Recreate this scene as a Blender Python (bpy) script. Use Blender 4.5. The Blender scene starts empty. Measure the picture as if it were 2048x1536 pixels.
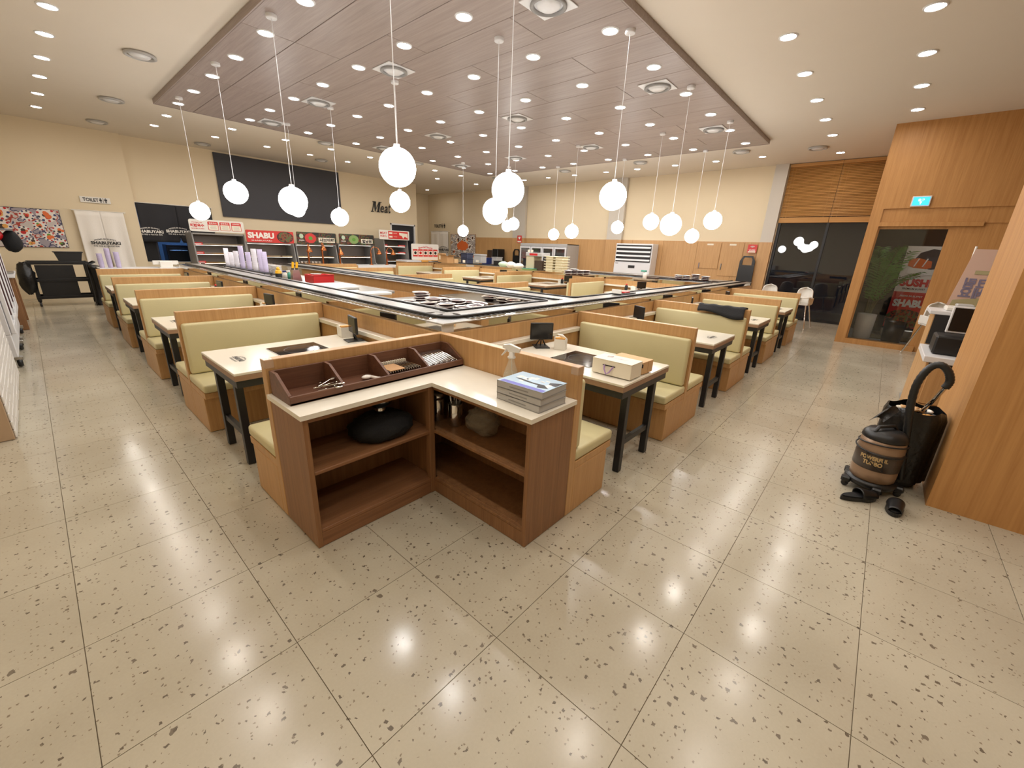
import bpy, bmesh, math, random
import numpy as np
from mathutils import Matrix, Vector
random.seed(7)
scene = bpy.context.scene
COL = scene.collection
# ------------------------------------------------------------------ camera, world, exposure
S = 0.915                      # everything below is written in units of 0.915 m and scaled once at the end
EYE = 1.76
YAW, PITCH, ROLL, FPX = math.radians(40.9725), math.radians(18.3231), math.radians(-2.2751), 816.844
_f = np.array([math.cos(YAW)*math.cos(PITCH), math.sin(YAW)*math.cos(PITCH), -math.sin(PITCH)])
_r0 = np.array([math.sin(YAW), -math.cos(YAW), 0.0]); _d0 = np.cross(_f, _r0)
_r = math.cos(ROLL)*_r0 + math.sin(ROLL)*_d0
_d = -math.sin(ROLL)*_r0 + math.cos(ROLL)*_d0
cam_data = bpy.data.cameras.new('camera'); cam = bpy.data.objects.new('camera', cam_data); COL.objects.link(cam)
cam_data.sensor_fit = 'HORIZONTAL'; cam_data.sensor_width = 36; cam_data.lens = FPX*36/2048
cam_data.clip_start = 0.05; cam_data.clip_end = 200
_R = Matrix(((_r[0], -_d[0], -_f[0]), (_r[1], -_d[1], -_f[1]), (_r[2], -_d[2], -_f[2])))
cam.matrix_world = Matrix.Translation((0, 0, EYE)) @ _R.to_4x4()
scene.camera = cam
world = bpy.data.worlds.new('night'); scene.world = world; world.use_nodes = True
world.node_tree.nodes['Background'].inputs[0].default_value = (0.02, 0.022, 0.03, 1)
world.node_tree.nodes['Background'].inputs[1].default_value = 0.25
scene.view_settings.view_transform = 'Standard'; scene.view_settings.look = 'None'
scene.view_settings.exposure = 0.50; scene.view_settings.gamma = 1.0; scene.view_settings.use_curve_mapping = False
cy = scene.cycles
cy.use_denoising = True
try: cy.denoiser = 'OPENIMAGEDENOISE'
except Exception: pass
cy.max_bounces = 7; cy.diffuse_bounces = 4; cy.glossy_bounces = 4; cy.transmission_bounces = 4; cy.transparent_max_bounces = 12
cy.sample_clamp_indirect = 6.0; cy.caustics_reflective = False; cy.caustics_refractive = False
RAFT_E, WHITE_E, GLOBE_E = 100.0, 115.0, 17.0      # strength of the wood raft downlights, plaster downlights, globes

# measuring helpers: the point where the sight line of a photograph pixel meets a plane
def _ray(x, y): return _r*((x-1024)/FPX) + _d*((y-768)/FPX) + _f
def on_z(x, y, z):
    d = _ray(x, y); t = (z-EYE)/d[2]; return (t*d[0], t*d[1], z)
def on_x(x, y, X):
    d = _ray(x, y); t = X/d[0]; return (X, t*d[1], EYE+t*d[2])
def on_y(x, y, Y):
    d = _ray(x, y); t = Y/d[1]; return (t*d[0], Y, EYE+t*d[2])

# ------------------------------------------------------------------ materials
def lin(c):
    return tuple(((v/255)/12.92 if v/255 <= 0.04045 else ((v/255+0.055)/1.055)**2.4) for v in c) + (1.0,)
class NT:
    def __init__(s, name):
        s.m = bpy.data.materials.new(name); s.m.use_nodes = True; s.t = s.m.node_tree; s.t.nodes.clear()
        s.out = s.n('ShaderNodeOutputMaterial')
    def n(s, typ, **kw):
        nd = s.t.nodes.new(typ)
        for k, v in kw.items(): setattr(nd, k, v)
        return nd
    def l(s, a, b): s.t.links.new(a, b)
def mat(name, col, rough=0.5, metal=0.0, spec=0.5, coat=0.0, coat_rough=0.1, vary=0.0, vscale=8.0, bump=0.0, bscale=200.0, alpha=1.0, trans=0.0, sheen=0.0):
    q = NT(name); b = q.n('ShaderNodeBsdfPrincipled'); q.l(b.outputs[0], q.out.inputs[0])
    c = lin(col); b.inputs['Base Color'].default_value = c
    b.inputs['Roughness'].default_value = rough; b.inputs['Metallic'].default_value = metal
    b.inputs['Specular IOR Level'].default_value = spec; b.inputs['Coat Weight'].default_value = coat
    b.inputs['Coat Roughness'].default_value = coat_rough; b.inputs['Alpha'].default_value = alpha
    b.inputs['Transmission Weight'].default_value = trans
    tc = None
    if vary or bump: tc = q.n('ShaderNodeTexCoord')
    if vary:
        nz = q.n('ShaderNodeTexNoise'); nz.inputs['Scale'].default_value = vscale; nz.inputs['Detail'].default_value = 4
        q.l(tc.outputs['Object'], nz.inputs['Vector'])
        mx = q.n('ShaderNodeMix', data_type='RGBA')
        q.l(nz.outputs[0], mx.inputs[0])
        mx.inputs[6].default_value = tuple(v*(1-vary) for v in c[:3])+(1,); mx.inputs[7].default_value = tuple(min(1, v*(1+vary)) for v in c[:3])+(1,)
        q.l(mx.outputs[2], b.inputs['Base Color'])
    if bump:
        nb = q.n('ShaderNodeTexNoise'); nb.inputs['Scale'].default_value = bscale; q.l(tc.outputs['Object'], nb.inputs['Vector'])
        bp = q.n('ShaderNodeBump'); bp.inputs['Strength'].default_value = bump; bp.inputs['Distance'].default_value = 0.01
        q.l(nb.outputs[0], bp.inputs['Height']); q.l(bp.outputs[0], b.inputs['Normal'])
    return q.m
def wood(name, c1, c2, scale=(30, 30, 1.2), rough=0.42, coat=0.0, spec=0.4, fine=0.35):
    q = NT(name); b = q.n('ShaderNodeBsdfPrincipled'); q.l(b.outputs[0], q.out.inputs[0])
    tc = q.n('ShaderNodeTexCoord'); mp = q.n('ShaderNodeMapping'); mp.inputs['Scale'].default_value = scale
    oi = q.n('ShaderNodeObjectInfo'); ad = q.n('ShaderNodeVectorMath', operation='ADD')
    sc = q.n('ShaderNodeVectorMath', operation='SCALE'); sc.inputs['Scale'].default_value = 7.0
    cmb = q.n('ShaderNodeCombineXYZ')
    for i in range(3): q.l(oi.outputs['Random'], cmb.inputs[i])
    q.l(cmb.outputs[0], sc.inputs[0]); q.l(tc.outputs['Object'], ad.inputs[0]); q.l(sc.outputs[0], ad.inputs[1])
    q.l(ad.outputs[0], mp.inputs[0])
    n1 = q.n('ShaderNodeTexNoise'); n1.inputs['Scale'].default_value = 1.0; n1.inputs['Detail'].default_value = 5; n1.inputs['Roughness'].default_value = 0.65; n1.inputs['Distortion'].default_value = 0.3
    n2 = q.n('ShaderNodeTexNoise'); n2.inputs['Scale'].default_value = 4.0; n2.inputs['Detail'].default_value = 2
    q.l(mp.outputs[0], n1.inputs['Vector']); q.l(mp.outputs[0], n2.inputs['Vector'])
    mm = q.n('ShaderNodeMath', operation='MULTIPLY_ADD'); q.l(n2.outputs[0], mm.inputs[0]); mm.inputs[1].default_value = fine; q.l(n1.outputs[0], mm.inputs[2])
    rp = q.n('ShaderNodeValToRGB'); rp.color_ramp.elements[0].position = 0.42; rp.color_ramp.elements[1].position = 0.86
    rp.color_ramp.elements[0].color = lin(c2); rp.color_ramp.elements[1].color = lin(c1)
    q.l(mm.outputs[0], rp.inputs[0]); q.l(rp.outputs[0], b.inputs['Base Color'])
    b.inputs['Roughness'].default_value = rough; b.inputs['Specular IOR Level'].default_value = spec; b.inputs['Coat Weight'].default_value = coat; b.inputs['Coat Roughness'].default_value = 0.12
    bp = q.n('ShaderNodeBump'); bp.inputs['Strength'].default_value = 0.06; bp.inputs['Distance'].default_value = 0.004
    q.l(mm.outputs[0], bp.inputs['Height']); q.l(bp.outputs[0], b.inputs['Normal'])
    return q.m
def emit(name, col, strength, sample=True):
    q = NT(name); e = q.n('ShaderNodeEmission'); e.inputs[0].default_value = tuple(col)+(1,); e.inputs[1].default_value = strength
    q.l(e.outputs[0], q.out.inputs[0])
    if not sample: q.m.cycles.emission_sampling = 'NONE'
    return q.m
def glass(name, tint=(1, 1, 1), ior=1.5, rough=0.0):
    q = NT(name); tr = q.n('ShaderNodeBsdfTransparent'); tr.inputs[0].default_value = tuple(tint)+(1,)
    gl = q.n('ShaderNodeBsdfGlossy'); gl.inputs['Roughness'].default_value = rough
    fr = q.n('ShaderNodeFresnel'); fr.inputs[0].default_value = ior; mx = q.n('ShaderNodeMixShader')
    q.l(fr.outputs[0], mx.inputs[0]); q.l(tr.outputs[0], mx.inputs[1]); q.l(gl.outputs[0], mx.inputs[2]); q.l(mx.outputs[0], q.out.inputs[0])
    return q.m
def terrazzo():
    q = NT('terrazzo_tile'); b = q.n('ShaderNodeBsdfPrincipled'); q.l(b.outputs[0], q.out.inputs[0])
    ge = q.n('ShaderNodeNewGeometry')
    nz = q.n('ShaderNodeTexNoise'); nz.inputs['Scale'].default_value = 1.3; nz.inputs['Detail'].default_value = 5; q.l(ge.outputs['Position'], nz.inputs['Vector'])
    n3 = q.n('ShaderNodeTexNoise'); n3.inputs['Scale'].default_value = 90; n3.inputs['Detail'].default_value = 3; q.l(ge.outputs['Position'], n3.inputs['Vector'])
    oi = q.n('ShaderNodeObjectInfo')
    base = q.n('ShaderNodeValToRGB'); base.color_ramp.elements[0].position = 0.3; base.color_ramp.elements[1].position = 0.72
    base.color_ramp.elements[0].color = lin((171, 162, 143)); base.color_ramp.elements[1].color = lin((187, 179, 160))
    ad = q.n('ShaderNodeMath', operation='MULTIPLY_ADD'); q.l(oi.outputs['Random'], ad.inputs[0]); ad.inputs[1].default_value = 0.16; q.l(nz.outputs[0], ad.inputs[2])
    a2 = q.n('ShaderNodeMath', operation='MULTIPLY_ADD'); q.l(n3.outputs[0], a2.inputs[0]); a2.inputs[1].default_value = 0.22; q.l(ad.outputs[0], a2.inputs[2])
    a3 = q.n('ShaderNodeMath', operation='SUBTRACT'); q.l(a2.outputs[0], a3.inputs[0]); a3.inputs[1].default_value = 0.16
    q.l(a3.outputs[0], base.inputs[0])
    prev = base.outputs[0]
    for sc, thr, dens, col in ((19.0, 0.17, 0.86, (118, 108, 94)), (30.0, 0.20, 0.80, (104, 95, 82)), (55.0, 0.22, 0.80, (132, 120, 102))):
        wn = q.n('ShaderNodeTexNoise'); wn.inputs['Scale'].default_value = sc*2.3; wn.inputs['Detail'].default_value = 1; q.l(ge.outputs['Position'], wn.inputs['Vector'])
        vm = q.n('ShaderNodeVectorMath', operation='SCALE'); q.l(wn.outputs[1], vm.inputs[0]); vm.inputs['Scale'].default_value = 0.55/sc
        va = q.n('ShaderNodeVectorMath', operation='ADD'); q.l(ge.outputs['Position'], va.inputs[0]); q.l(vm.outputs[0], va.inputs[1])
        vo = q.n('ShaderNodeTexVoronoi', voronoi_dimensions='2D', distance='CHEBYCHEV'); vo.inputs['Scale'].default_value = sc; q.l(va.outputs[0], vo.inputs['Vector'])
        sp = q.n('ShaderNodeSeparateColor'); q.l(vo.outputs['Color'], sp.inputs[0])
        m1 = q.n('ShaderNodeMath', operation='MULTIPLY'); q.l(sp.outputs[1], m1.inputs[0]); m1.inputs[1].default_value = thr
        lt = q.n('ShaderNodeMath', operation='LESS_THAN'); q.l(vo.outputs['Distance'], lt.inputs[0]); q.l(m1.outputs[0], lt.inputs[1])
        g1 = q.n('ShaderNodeMath', operation='GREATER_THAN'); q.l(sp.outputs[0], g1.inputs[0]); g1.inputs[1].default_value = dens
        mu = q.n('ShaderNodeMath', operation='MULTIPLY'); q.l(lt.outputs[0], mu.inputs[0]); q.l(g1.outputs[0], mu.inputs[1])
        mx = q.n('ShaderNodeMix', data_type='RGBA'); q.l(mu.outputs[0], mx.inputs[0]); q.l(prev, mx.inputs[6]); mx.inputs[7].default_value = lin(col); prev = mx.outputs[2]
    q.l(prev, b.inputs['Base Color'])
    rn = q.n('ShaderNodeMapRange'); q.l(nz.outputs[0], rn.inputs[0]); rn.inputs[1].default_value = 0.3; rn.inputs[2].default_value = 0.7; rn.inputs[3].default_value = 0.11; rn.inputs[4].default_value = 0.26
    q.l(rn.outputs[0], b.inputs['Roughness']); b.inputs['Specular IOR Level'].default_value = 0.5
    return q.m
def food_print(name, ground, cols, scale, rough=0.5, cell=0.33):
    """printed photograph: round dishes of mixed food on a cloth"""
    q = NT(name); b = q.n('ShaderNodeBsdfPrincipled'); q.l(b.outputs[0], q.out.inputs[0]); b.inputs['Roughness'].default_value = rough
    tc = q.n('ShaderNodeTexCoord'); vo = q.n('ShaderNodeTexVoronoi'); vo.inputs['Scale'].default_value = scale; vo.inputs['Randomness'].default_value = 0.75; q.l(tc.outputs['Object'], vo.inputs['Vector'])
    n1 = q.n('ShaderNodeTexNoise'); n1.inputs['Scale'].default_value = scale*4.5; n1.inputs['Detail'].default_value = 3; q.l(tc.outputs['Object'], n1.inputs['Vector'])
    rp = q.n('ShaderNodeValToRGB'); rp.color_ramp.interpolation = 'CONSTANT'
    el = rp.color_ramp.elements
    while len(el) < len(cols): el.new(0.5)
    for i, c in enumerate(cols): el[i].position = 0.0 if i == 0 else 0.34+0.32*i/len(cols); el[i].color = lin(c)
    q.l(n1.outputs[0], rp.inputs[0])
    ring = q.n('ShaderNodeValToRGB'); ring.color_ramp.interpolation = 'CONSTANT'; e = ring.color_ramp.elements
    e[0].position = 0; e[0].color = (1, 1, 1, 1); e[1].position = cell*0.62; e[1].color = (0.0, 0, 0, 1)
    q.l(vo.outputs['Distance'], ring.inputs[0])
    ring2 = q.n('ShaderNodeValToRGB'); ring2.color_ramp.interpolation = 'CONSTANT'; e = ring2.color_ramp.elements
    e[0].position = 0; e[0].color = (1, 1, 1, 1); e[1].position = cell; e[1].color = (0, 0, 0, 1); q.l(vo.outputs['Distance'], ring2.inputs[0])
    n2 = q.n('ShaderNodeTexNoise'); n2.inputs['Scale'].default_value = scale*1.7; q.l(tc.outputs['Object'], n2.inputs['Vector'])
    bg = q.n('ShaderNodeValToRGB'); bg.color_ramp.interpolation = 'CONSTANT'
    el = bg.color_ramp.elements
    while len(el) < len(ground): el.new(0.5)
    for i, c in enumerate(ground): el[i].position = 0.0 if i == 0 else 0.40+0.2*i/len(ground); el[i].color = lin(c)
    q.l(n2.outputs[0], bg.inputs[0])
    m1 = q.n('ShaderNodeMix', data_type='RGBA'); q.l(ring2.outputs[0], m1.inputs[0]); q.l(bg.outputs[0], m1.inputs[6]); m1.inputs[7].default_value = lin((226, 216, 208))
    m2 = q.n('ShaderNodeMix', data_type='RGBA'); q.l(ring.outputs[0], m2.inputs[0]); q.l(m1.outputs[2], m2.inputs[6]); q.l(rp.outputs[0], m2.inputs[7])
    q.l(m2.outputs[2], b.inputs['Base Color'])
    return q.m

M = dict(
 floor=terrazzo(), grout=mat('grout', (132, 117, 95), 0.8),
 oak=wood('oak_laminate', (198, 156, 106), (178, 136, 88), (34, 34, 1.1)),
 oakx=wood('oak_laminate_lengthwise', (206, 160, 108), (186, 138, 88), (1.1, 34, 34)),
 oaky=wood('oak_laminate_crosswise', (206, 160, 108), (186, 138, 88), (34, 1.1, 34)),
 entry=wood('entrance_oak', (192, 142, 86), (170, 120, 68), (22, 22, 0.9), rough=0.5),
 walnut=wood('walnut_laminate', (148, 106, 70), (120, 84, 54), (30, 30, 1.0), rough=0.45),
 walnutx=wood('walnut_shelf', (146, 102, 68), (118, 80, 52), (1.0, 30, 30), rough=0.45),
 tray=wood('dark_mahogany', (118, 80, 60), (90, 59, 44), (1.2, 26, 26), rough=0.4),
 raft=wood('raft_wood', (160, 146, 140), (139, 125, 119), (26, 0.9, 26), rough=0.4),
 slat=wood('blind_slat_wood', (196, 146, 84), (168, 120, 62), (40, 0.8, 40), rough=0.5),
 hide=mat('olive_leatherette', (203, 193, 150), 0.42, vary=0.05, vscale=5, bump=0.15, bscale=260),
 quartz=mat('white_quartz', (228, 222, 208), 0.16, vary=0.04, vscale=7),
 edge=mat('table_edge_wood', (150, 118, 92), 0.5, vary=0.1, vscale=20),
 black=mat('black_powder_metal', (30, 29, 30), 0.42), blackp=mat('black_plastic', (22, 22, 23), 0.4), blackc=mat('black_cloth', (15, 15, 17), 0.85, bump=0.3, bscale=90),
 bag=mat('black_bin_liner', (14, 14, 15), 0.32, bump=0.6, bscale=22), screen=mat('dark_screen', (26, 24, 24), 0.12), glassk=mat('black_ceramic_glass', (34, 30, 30), 0.08),
 ringp=mat('hob_ring_print', (84, 78, 76), 0.3),
 cream=mat('cream_wall_paint', (224, 208, 178), 0.75, vary=0.02, vscale=2), ceil=mat('plaster_ceiling', (222, 212, 198), 0.8, vary=0.015, vscale=2),
 tile=mat('grey_column_tile', (196, 189, 178), 0.4), tanp=mat('tan_paint', (176, 150, 122), 0.6), whitet=mat('white_relief_brick', (218, 214, 208), 0.35),
 white=mat('white_plastic', (226, 222, 214), 0.35), whitem=mat('white_enamel', (222, 222, 224), 0.3), paper=mat('white_card', (232, 224, 206), 0.65), grey=mat('grey_plastic', (140, 138, 136), 0.5), lgrey=mat('light_grey_enamel', (176, 174, 172), 0.4),
 steel=mat('brushed_steel', (190, 188, 184), 0.3, 1.0), mirror=mat('mirror_steel', (205, 200, 190), 0.04, 1.0), chrome=mat('chrome', (215, 215, 215), 0.08, 1.0), belt=mat('grey_belt_plate', (150, 146, 140), 0.36, 0.2), rail=mat('black_rubber_rail', (18, 18, 20), 0.3),
 copper=mat('copper', (196, 120, 74), 0.22, 1.0), kraft=mat('kraft_card', (176, 134, 88), 0.75), krafts=mat('pale_kraft_card', (206, 168, 122), 0.7),
 red=mat('red_print', (205, 52, 48), 0.45), dred=mat('red_plastic', (190, 28, 30), 0.35), ink=mat('black_ink', (34, 32, 32), 0.6), wink=mat('white_ink', (236, 232, 226), 0.55), pink=mat('pale_pink_fabric', (206, 176, 160), 0.8), green=mat('leaf_green_print', (132, 160, 96), 0.6),
 navyb=mat('charcoal_board', (52, 52, 58), 0.55), noren=mat('black_noren_cloth', (40, 40, 45), 0.8), linen=mat('white_linen', (238, 233, 226), 0.85, bump=0.2, bscale=40), steelk=mat('dark_kitchen_steel', (40, 42, 50), 0.35, 0.6),
 clear=glass('clear_pane', (0.97, 0.98, 0.98)), night=glass('night_window_pane', (0.8, 0.82, 0.84), 1.6), cup=mat('translucent_cup', (226, 220, 226), 0.25, alpha=0.6), cupp=mat('violet_tinted_cup', (204, 192, 222), 0.25, alpha=0.62), bottle=mat('clear_bottle', (214, 206, 188), 0.1, alpha=0.34), film=mat('clear_plastic_bag', (176, 166, 150), 0.25, alpha=0.32, bump=1.0, bscale=40),
 yellow=mat('yellow_plastic', (236, 178, 30), 0.35), blue=mat('blue_plastic', (36, 50, 110), 0.4), navy=mat('navy_crate', (44, 50, 72), 0.45), mint=mat('pale_green_bag', (186, 206, 180), 0.5, bump=0.5, bscale=20), teal=mat('teal_plastic', (70, 150, 130), 0.5), lilac=mat('lilac_ribbon', (170, 140, 190), 0.5),
 egg=mat('cream_tray', (226, 216, 186), 0.7), beige=mat('beige_enamel', (196, 184, 156), 0.5), dark=mat('dark_interior', (28, 24, 22), 0.6), brown=mat('brown_plastic', (66, 50, 40), 0.4), leaf=mat('palm_leaf', (92, 150, 52), 0.5), stem=mat('palm_stem', (96, 92, 48), 0.7), soil=mat('soil', (50, 38, 28), 0.9),
 vac=mat('bronze_vacuum_shell', (150, 122, 98), 0.3, 0.25), vacd=mat('dark_vacuum_band', (70, 58, 50), 0.35), gold=mat('gold_print', (190, 160, 110), 0.4), outfloor=mat('outside_paving', (120, 126, 132), 0.6, vary=0.06), olive=mat('olive_mat', (92, 84, 60), 0.9), plum=mat('plum_dish', (70, 40, 44), 0.3), dishw=mat('white_glaze', (232, 226, 220), 0.18), orangef=mat('salmon_print', (224, 110, 52), 0.5), bluep=mat('blue_print', (96, 98, 190), 0.5), bluel=mat('pale_blue_print', (176, 200, 220), 0.5), orangec=mat('orange_counter', (222, 164, 84), 0.5),
 bulb=emit('raft_downlight_glow', (1.0, 0.985, 0.965), RAFT_E), bulbw=emit('plaster_downlight_glow', (1.0, 0.94, 0.86), WHITE_E), globe=emit('opal_globe_glow', (1.0, 0.965, 0.93), GLOBE_E),
 exitg=emit('exit_sign_glow', (0.05, 0.42, 0.95), 1.6, False), exitw=emit('exit_sign_figure_glow', (0.55, 0.9, 1.0), 1.6, False), heat=emit('heat_bulb_glow', (1.0, 0.66, 0.36), 6.0, False), kitchen=emit('kitchen_tube_glow', (0.2, 0.45, 1.0), 75.0), caseglow=emit('case_tube_glow', (1.0, 0.93, 0.82), 4.0), tape=mat('clear_tape', (230, 215, 200), 0.2, alpha=0.3), kwall=mat('kitchen_wall_panel', (150, 156, 166), 0.4), casein=mat('case_interior', (122, 112, 104), 0.45, 0.3), grape=mat('faded_purple_print', (120, 114, 138), 0.6), pale=mat('pale_olive_print', (168, 160, 122), 0.6))
M['cloth1'] = food_print('patterned_cloth_print', [(156, 148, 156), (66, 62, 96), (196, 186, 184), (166, 60, 46), (200, 190, 186)], [(208, 198, 192), (176, 168, 172)], 2.4, cell=0.02)
M['cloth2'] = food_print('grey_cloth_print', [(178, 168, 164), (104, 92, 90), (204, 196, 190), (160, 146, 140)], [(204, 196, 190), (178, 168, 164)], 3.0, cell=0.02)
M['poster'] = food_print('shabu_table_print', [(172, 164, 170), (70, 64, 92), (196, 186, 184), (150, 66, 52), (206, 196, 190)], [(120, 50, 34), (214, 160, 90), (186, 80, 54), (110, 116, 70), (222, 180, 120)], 3.4, cell=0.42)
M['poster2'] = food_print('crab_table_print', [(150, 140, 138), (92, 80, 78), (190, 180, 176), (226, 120, 84)], [(60, 46, 46), (228, 104, 60), (150, 120, 100), (236, 150, 110)], 3.2, cell=0.30)
M['vegprint'] = food_print('vegetable_print', [(40, 52, 34), (60, 88, 44), (120, 40, 32), (30, 34, 28)], [(70, 100, 50), (150, 170, 90), (180, 60, 40), (90, 60, 40)], 5.0, cell=0.03)
M['hotpot'] = food_print('hotpot_print', [(60, 48, 40), (150, 60, 40), (90, 100, 60)], [(200, 120, 60), (90, 120, 60), (220, 160, 100), (170, 60, 44)], 7.0, cell=0.03)
# ------------------------------------------------------------------ builders
def unit(v): v = Vector(v); v.normalize(); return v
class MB:
    def __init__(s): s.v = []; s.f = []; s.mi = []; s.sm = []; s.mats = []
    def _m(s, m):
        if m not in s.mats: s.mats.append(m)
        return s.mats.index(m)
    def add(s, vs, fs, m, smooth=False):
        o = len(s.v); s.v += [tuple(map(float, p)) for p in vs]; k = s._m(m)
        for f in fs: s.f.append(tuple(i+o for i in f)); s.mi.append(k); s.sm.append(smooth)
        return s
    def box(s, x0, x1, y0, y1, z0, z1, m, b=0.0):
        if x0 > x1: x0, x1 = x1, x0
        if y0 > y1: y0, y1 = y1, y0
        if z0 > z1: z0, z1 = z1, z0
        b = min(b, (x1-x0)*.45, (y1-y0)*.45, (z1-z0)*.45)
        if b <= 0:
            vs = [(x, y, z) for x in (x0, x1) for y in (y0, y1) for z in (z0, z1)]
            return s.add(vs, [(0, 1, 3, 2), (4, 6, 7, 5), (0, 4, 5, 1), (2, 3, 7, 6), (0, 2, 6, 4), (1, 5, 7, 3)], m)
        c = ((x0+x1)/2, (y0+y1)/2, (z0+z1)/2); h = ((x1-x0)/2, (y1-y0)/2, (z1-z0)/2)
        idx = {}; vs = []
        for sx in (-1, 1):
            for sy in (-1, 1):
                for sz in (-1, 1):
                    for a in range(3):
                        sg = (sx, sy, sz); p = [c[i]+sg[i]*(h[i]-(0 if i == a else b)) for i in range(3)]
                        idx[(sx, sy, sz, a)] = len(vs); vs.append(p)
        fs = []
        def put(f, n):
            p = [Vector(vs[i]) for i in f]; nn = (p[1]-p[0]).cross(p[2]-p[0])
            fs.append(tuple(f) if nn.dot(Vector(n)) > 0 else tuple(reversed(f)))
        for a in range(3):
            u, w = [i for i in range(3) if i != a]
            for sg in (-1, 1):
                f = []
                for su, sw in ((-1, -1), (1, -1), (1, 1), (-1, 1)):
                    k = [0, 0, 0]; k[a] = sg; k[u] = su; k[w] = sw; f.append(idx[tuple(k)+(a,)])
                n = [0, 0, 0]; n[a] = sg; put(f, n)
        for a in range(3):
            u, w = [i for i in range(3) if i != a]
            for su in (-1, 1):
                for sw in (-1, 1):
                    k0 = [0, 0, 0]; k0[u] = su; k0[w] = sw; k1 = list(k0); k0[a] = -1; k1[a] = 1
                    n = [0, 0, 0]; n[u] = su; n[w] = sw
                    put([idx[tuple(k0)+(u,)], idx[tuple(k1)+(u,)], idx[tuple(k1)+(w,)], idx[tuple(k0)+(w,)]], n)
        for sx in (-1, 1):
            for sy in (-1, 1):
                for sz in (-1, 1): put([idx[(sx, sy, sz, a)] for a in range(3)], (sx, sy, sz))
        return s.add(vs, fs, m)
    def soft(s, x0, x1, y0, y1, z0, z1, m, r=0.02, seg=3):
        bm = bmesh.new(); bmesh.ops.create_cube(bm, size=1)
        bmesh.ops.scale(bm, vec=(x1-x0, y1-y0, z1-z0), verts=bm.verts); bmesh.ops.translate(bm, vec=((x0+x1)/2, (y0+y1)/2, (z0+z1)/2), verts=bm.verts)
        bmesh.ops.bevel(bm, geom=list(bm.edges), offset=r, segments=seg, profile=0.5, affect='EDGES')
        bm.verts.index_update(); s.add([v.co[:] for v in bm.verts], [[v.index for v in f.verts] for f in bm.faces], m, True); bm.free(); return s
    def prism(s, poly, axis, a0, a1, m):
        """poly: 2-D outline in the two other axes (x,y,z order), extruded along axis from a0 to a1"""
        u, w = [i for i in range(3) if i != axis]; n = len(poly)
        def P(p, a):
            k = [0, 0, 0]; k[axis] = a; k[u] = p[0]; k[w] = p[1]; return k
        ar = sum(poly[i][0]*poly[(i+1) % n][1]-poly[(i+1) % n][0]*poly[i][1] for i in range(n))
        if ar < 0: poly = poly[::-1]
        if a0 > a1: a0, a1 = a1, a0
        vs = [P(p, a0) for p in poly]+[P(p, a1) for p in poly]
        top = list(range(n, 2*n)); bot = list(range(n))[::-1]; side = [(i, (i+1) % n, n+(i+1) % n, n+i) for i in range(n)]
        fs = [top, bot]+side
        if axis == 1: fs = [tuple(reversed(f)) for f in fs]
        return s.add(vs, fs, m)
    def slab(s, pts, nrm, th, m):
        """planar outline given as 3-D points, thickened along nrm"""
        n = len(pts); nv = unit(nrm)*th; a = [Vector(p) for p in pts]; b = [p+nv for p in a]
        nn = Vector((0, 0, 0))
        for i in range(n): nn += a[i].cross(a[(i+1) % n])
        if nn.dot(nv) < 0: a.reverse(); b.reverse()
        return s.add(a+b, [list(range(n, 2*n)), list(range(n))[::-1]]+[(i, (i+1) % n, n+(i+1) % n, n+i) for i in range(n)], m)
    def tube(s, pts, r, m, n=8, closed=False, caps=True):
        pts = [Vector(p) for p in pts]; k = len(pts); rs = r if isinstance(r, (list, tuple)) else [r]*k; rings = []; prev = None
        for i, p in enumerate(pts):
            a = pts[i-1] if i or closed else pts[i]; b = pts[(i+1) % k] if i < k-1 or closed else pts[i]
            t = unit(b-a)
            if prev is None:
                up = Vector((0, 0, 1)) if abs(t.z) < .95 else Vector((1, 0, 0)); u = unit(t.cross(up))
            else: u = unit(prev-t*prev.dot(t))
            prev = u; w = t.cross(u); rings.append([p+(u*math.cos(2*math.pi*j/n)+w*math.sin(2*math.pi*j/n))*rs[i] for j in range(n)])
        vs = [q for rg in rings for q in rg]; fs = []
        for i in range(k if closed else k-1):
            i2 = (i+1) % k
            for j in range(n): fs.append((i*n+j, i*n+(j+1) % n, i2*n+(j+1) % n, i2*n+j))
        s.add(vs, fs, m, True)
        if caps and not closed:
            s.add(rings[0], [list(range(n))[::-1]], m); s.add(rings[-1], [list(range(n))], m)
        return s
    def lathe(s, prof, c, m, n=16, axis=2, smooth=True):
        vs = []; fs = []; k = len(prof)
        for r, h in prof:
            for j in range(n):
                a = 2*math.pi*j/n; q = [0, 0, 0]; u, w = ((0, 1), (1, 2), (2, 0))[(2, 0, 1).index(axis)] if axis != 2 else (0, 1)
                q[axis] = h; q[u] = max(r, 1e-4)*math.cos(a); q[w] = max(r, 1e-4)*math.sin(a); vs.append((c[0]+q[0], c[1]+q[1], c[2]+q[2]))
        for i in range(k-1):
            for j in range(n): fs.append((i*n+j, i*n+(j+1) % n, (i+1)*n+(j+1) % n, (i+1)*n+j))
        return s.add(vs, fs, m, smooth)
    def ball(s, c, r, m, n=20, k=12, sq=(1, 1, 1), noise=0.0, rnd=None):
        vs = []; fs = []
        for i in range(k+1):
            t = math.pi*i/k
            for j in range(n):
                a = 2*math.pi*j/n; d = 1+(rnd.uniform(-noise, noise) if noise and 0 < i < k else 0)
                vs.append((c[0]+r*sq[0]*d*math.sin(t)*math.cos(a), c[1]+r*sq[1]*d*math.sin(t)*math.sin(a), c[2]+r*sq[2]*d*math.cos(t)))
        for i in range(k):
            for j in range(n): fs.append(((i+1)*n+j, (i+1)*n+(j+1) % n, i*n+(j+1) % n, i*n+j))
        return s.add(vs, fs, m, True)
    def sit(s, z0):
        """flatten the underside where the shape rests on a surface"""
        s.v = [(x, y, max(z, z0)) for x, y, z in s.v]; return s
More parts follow.
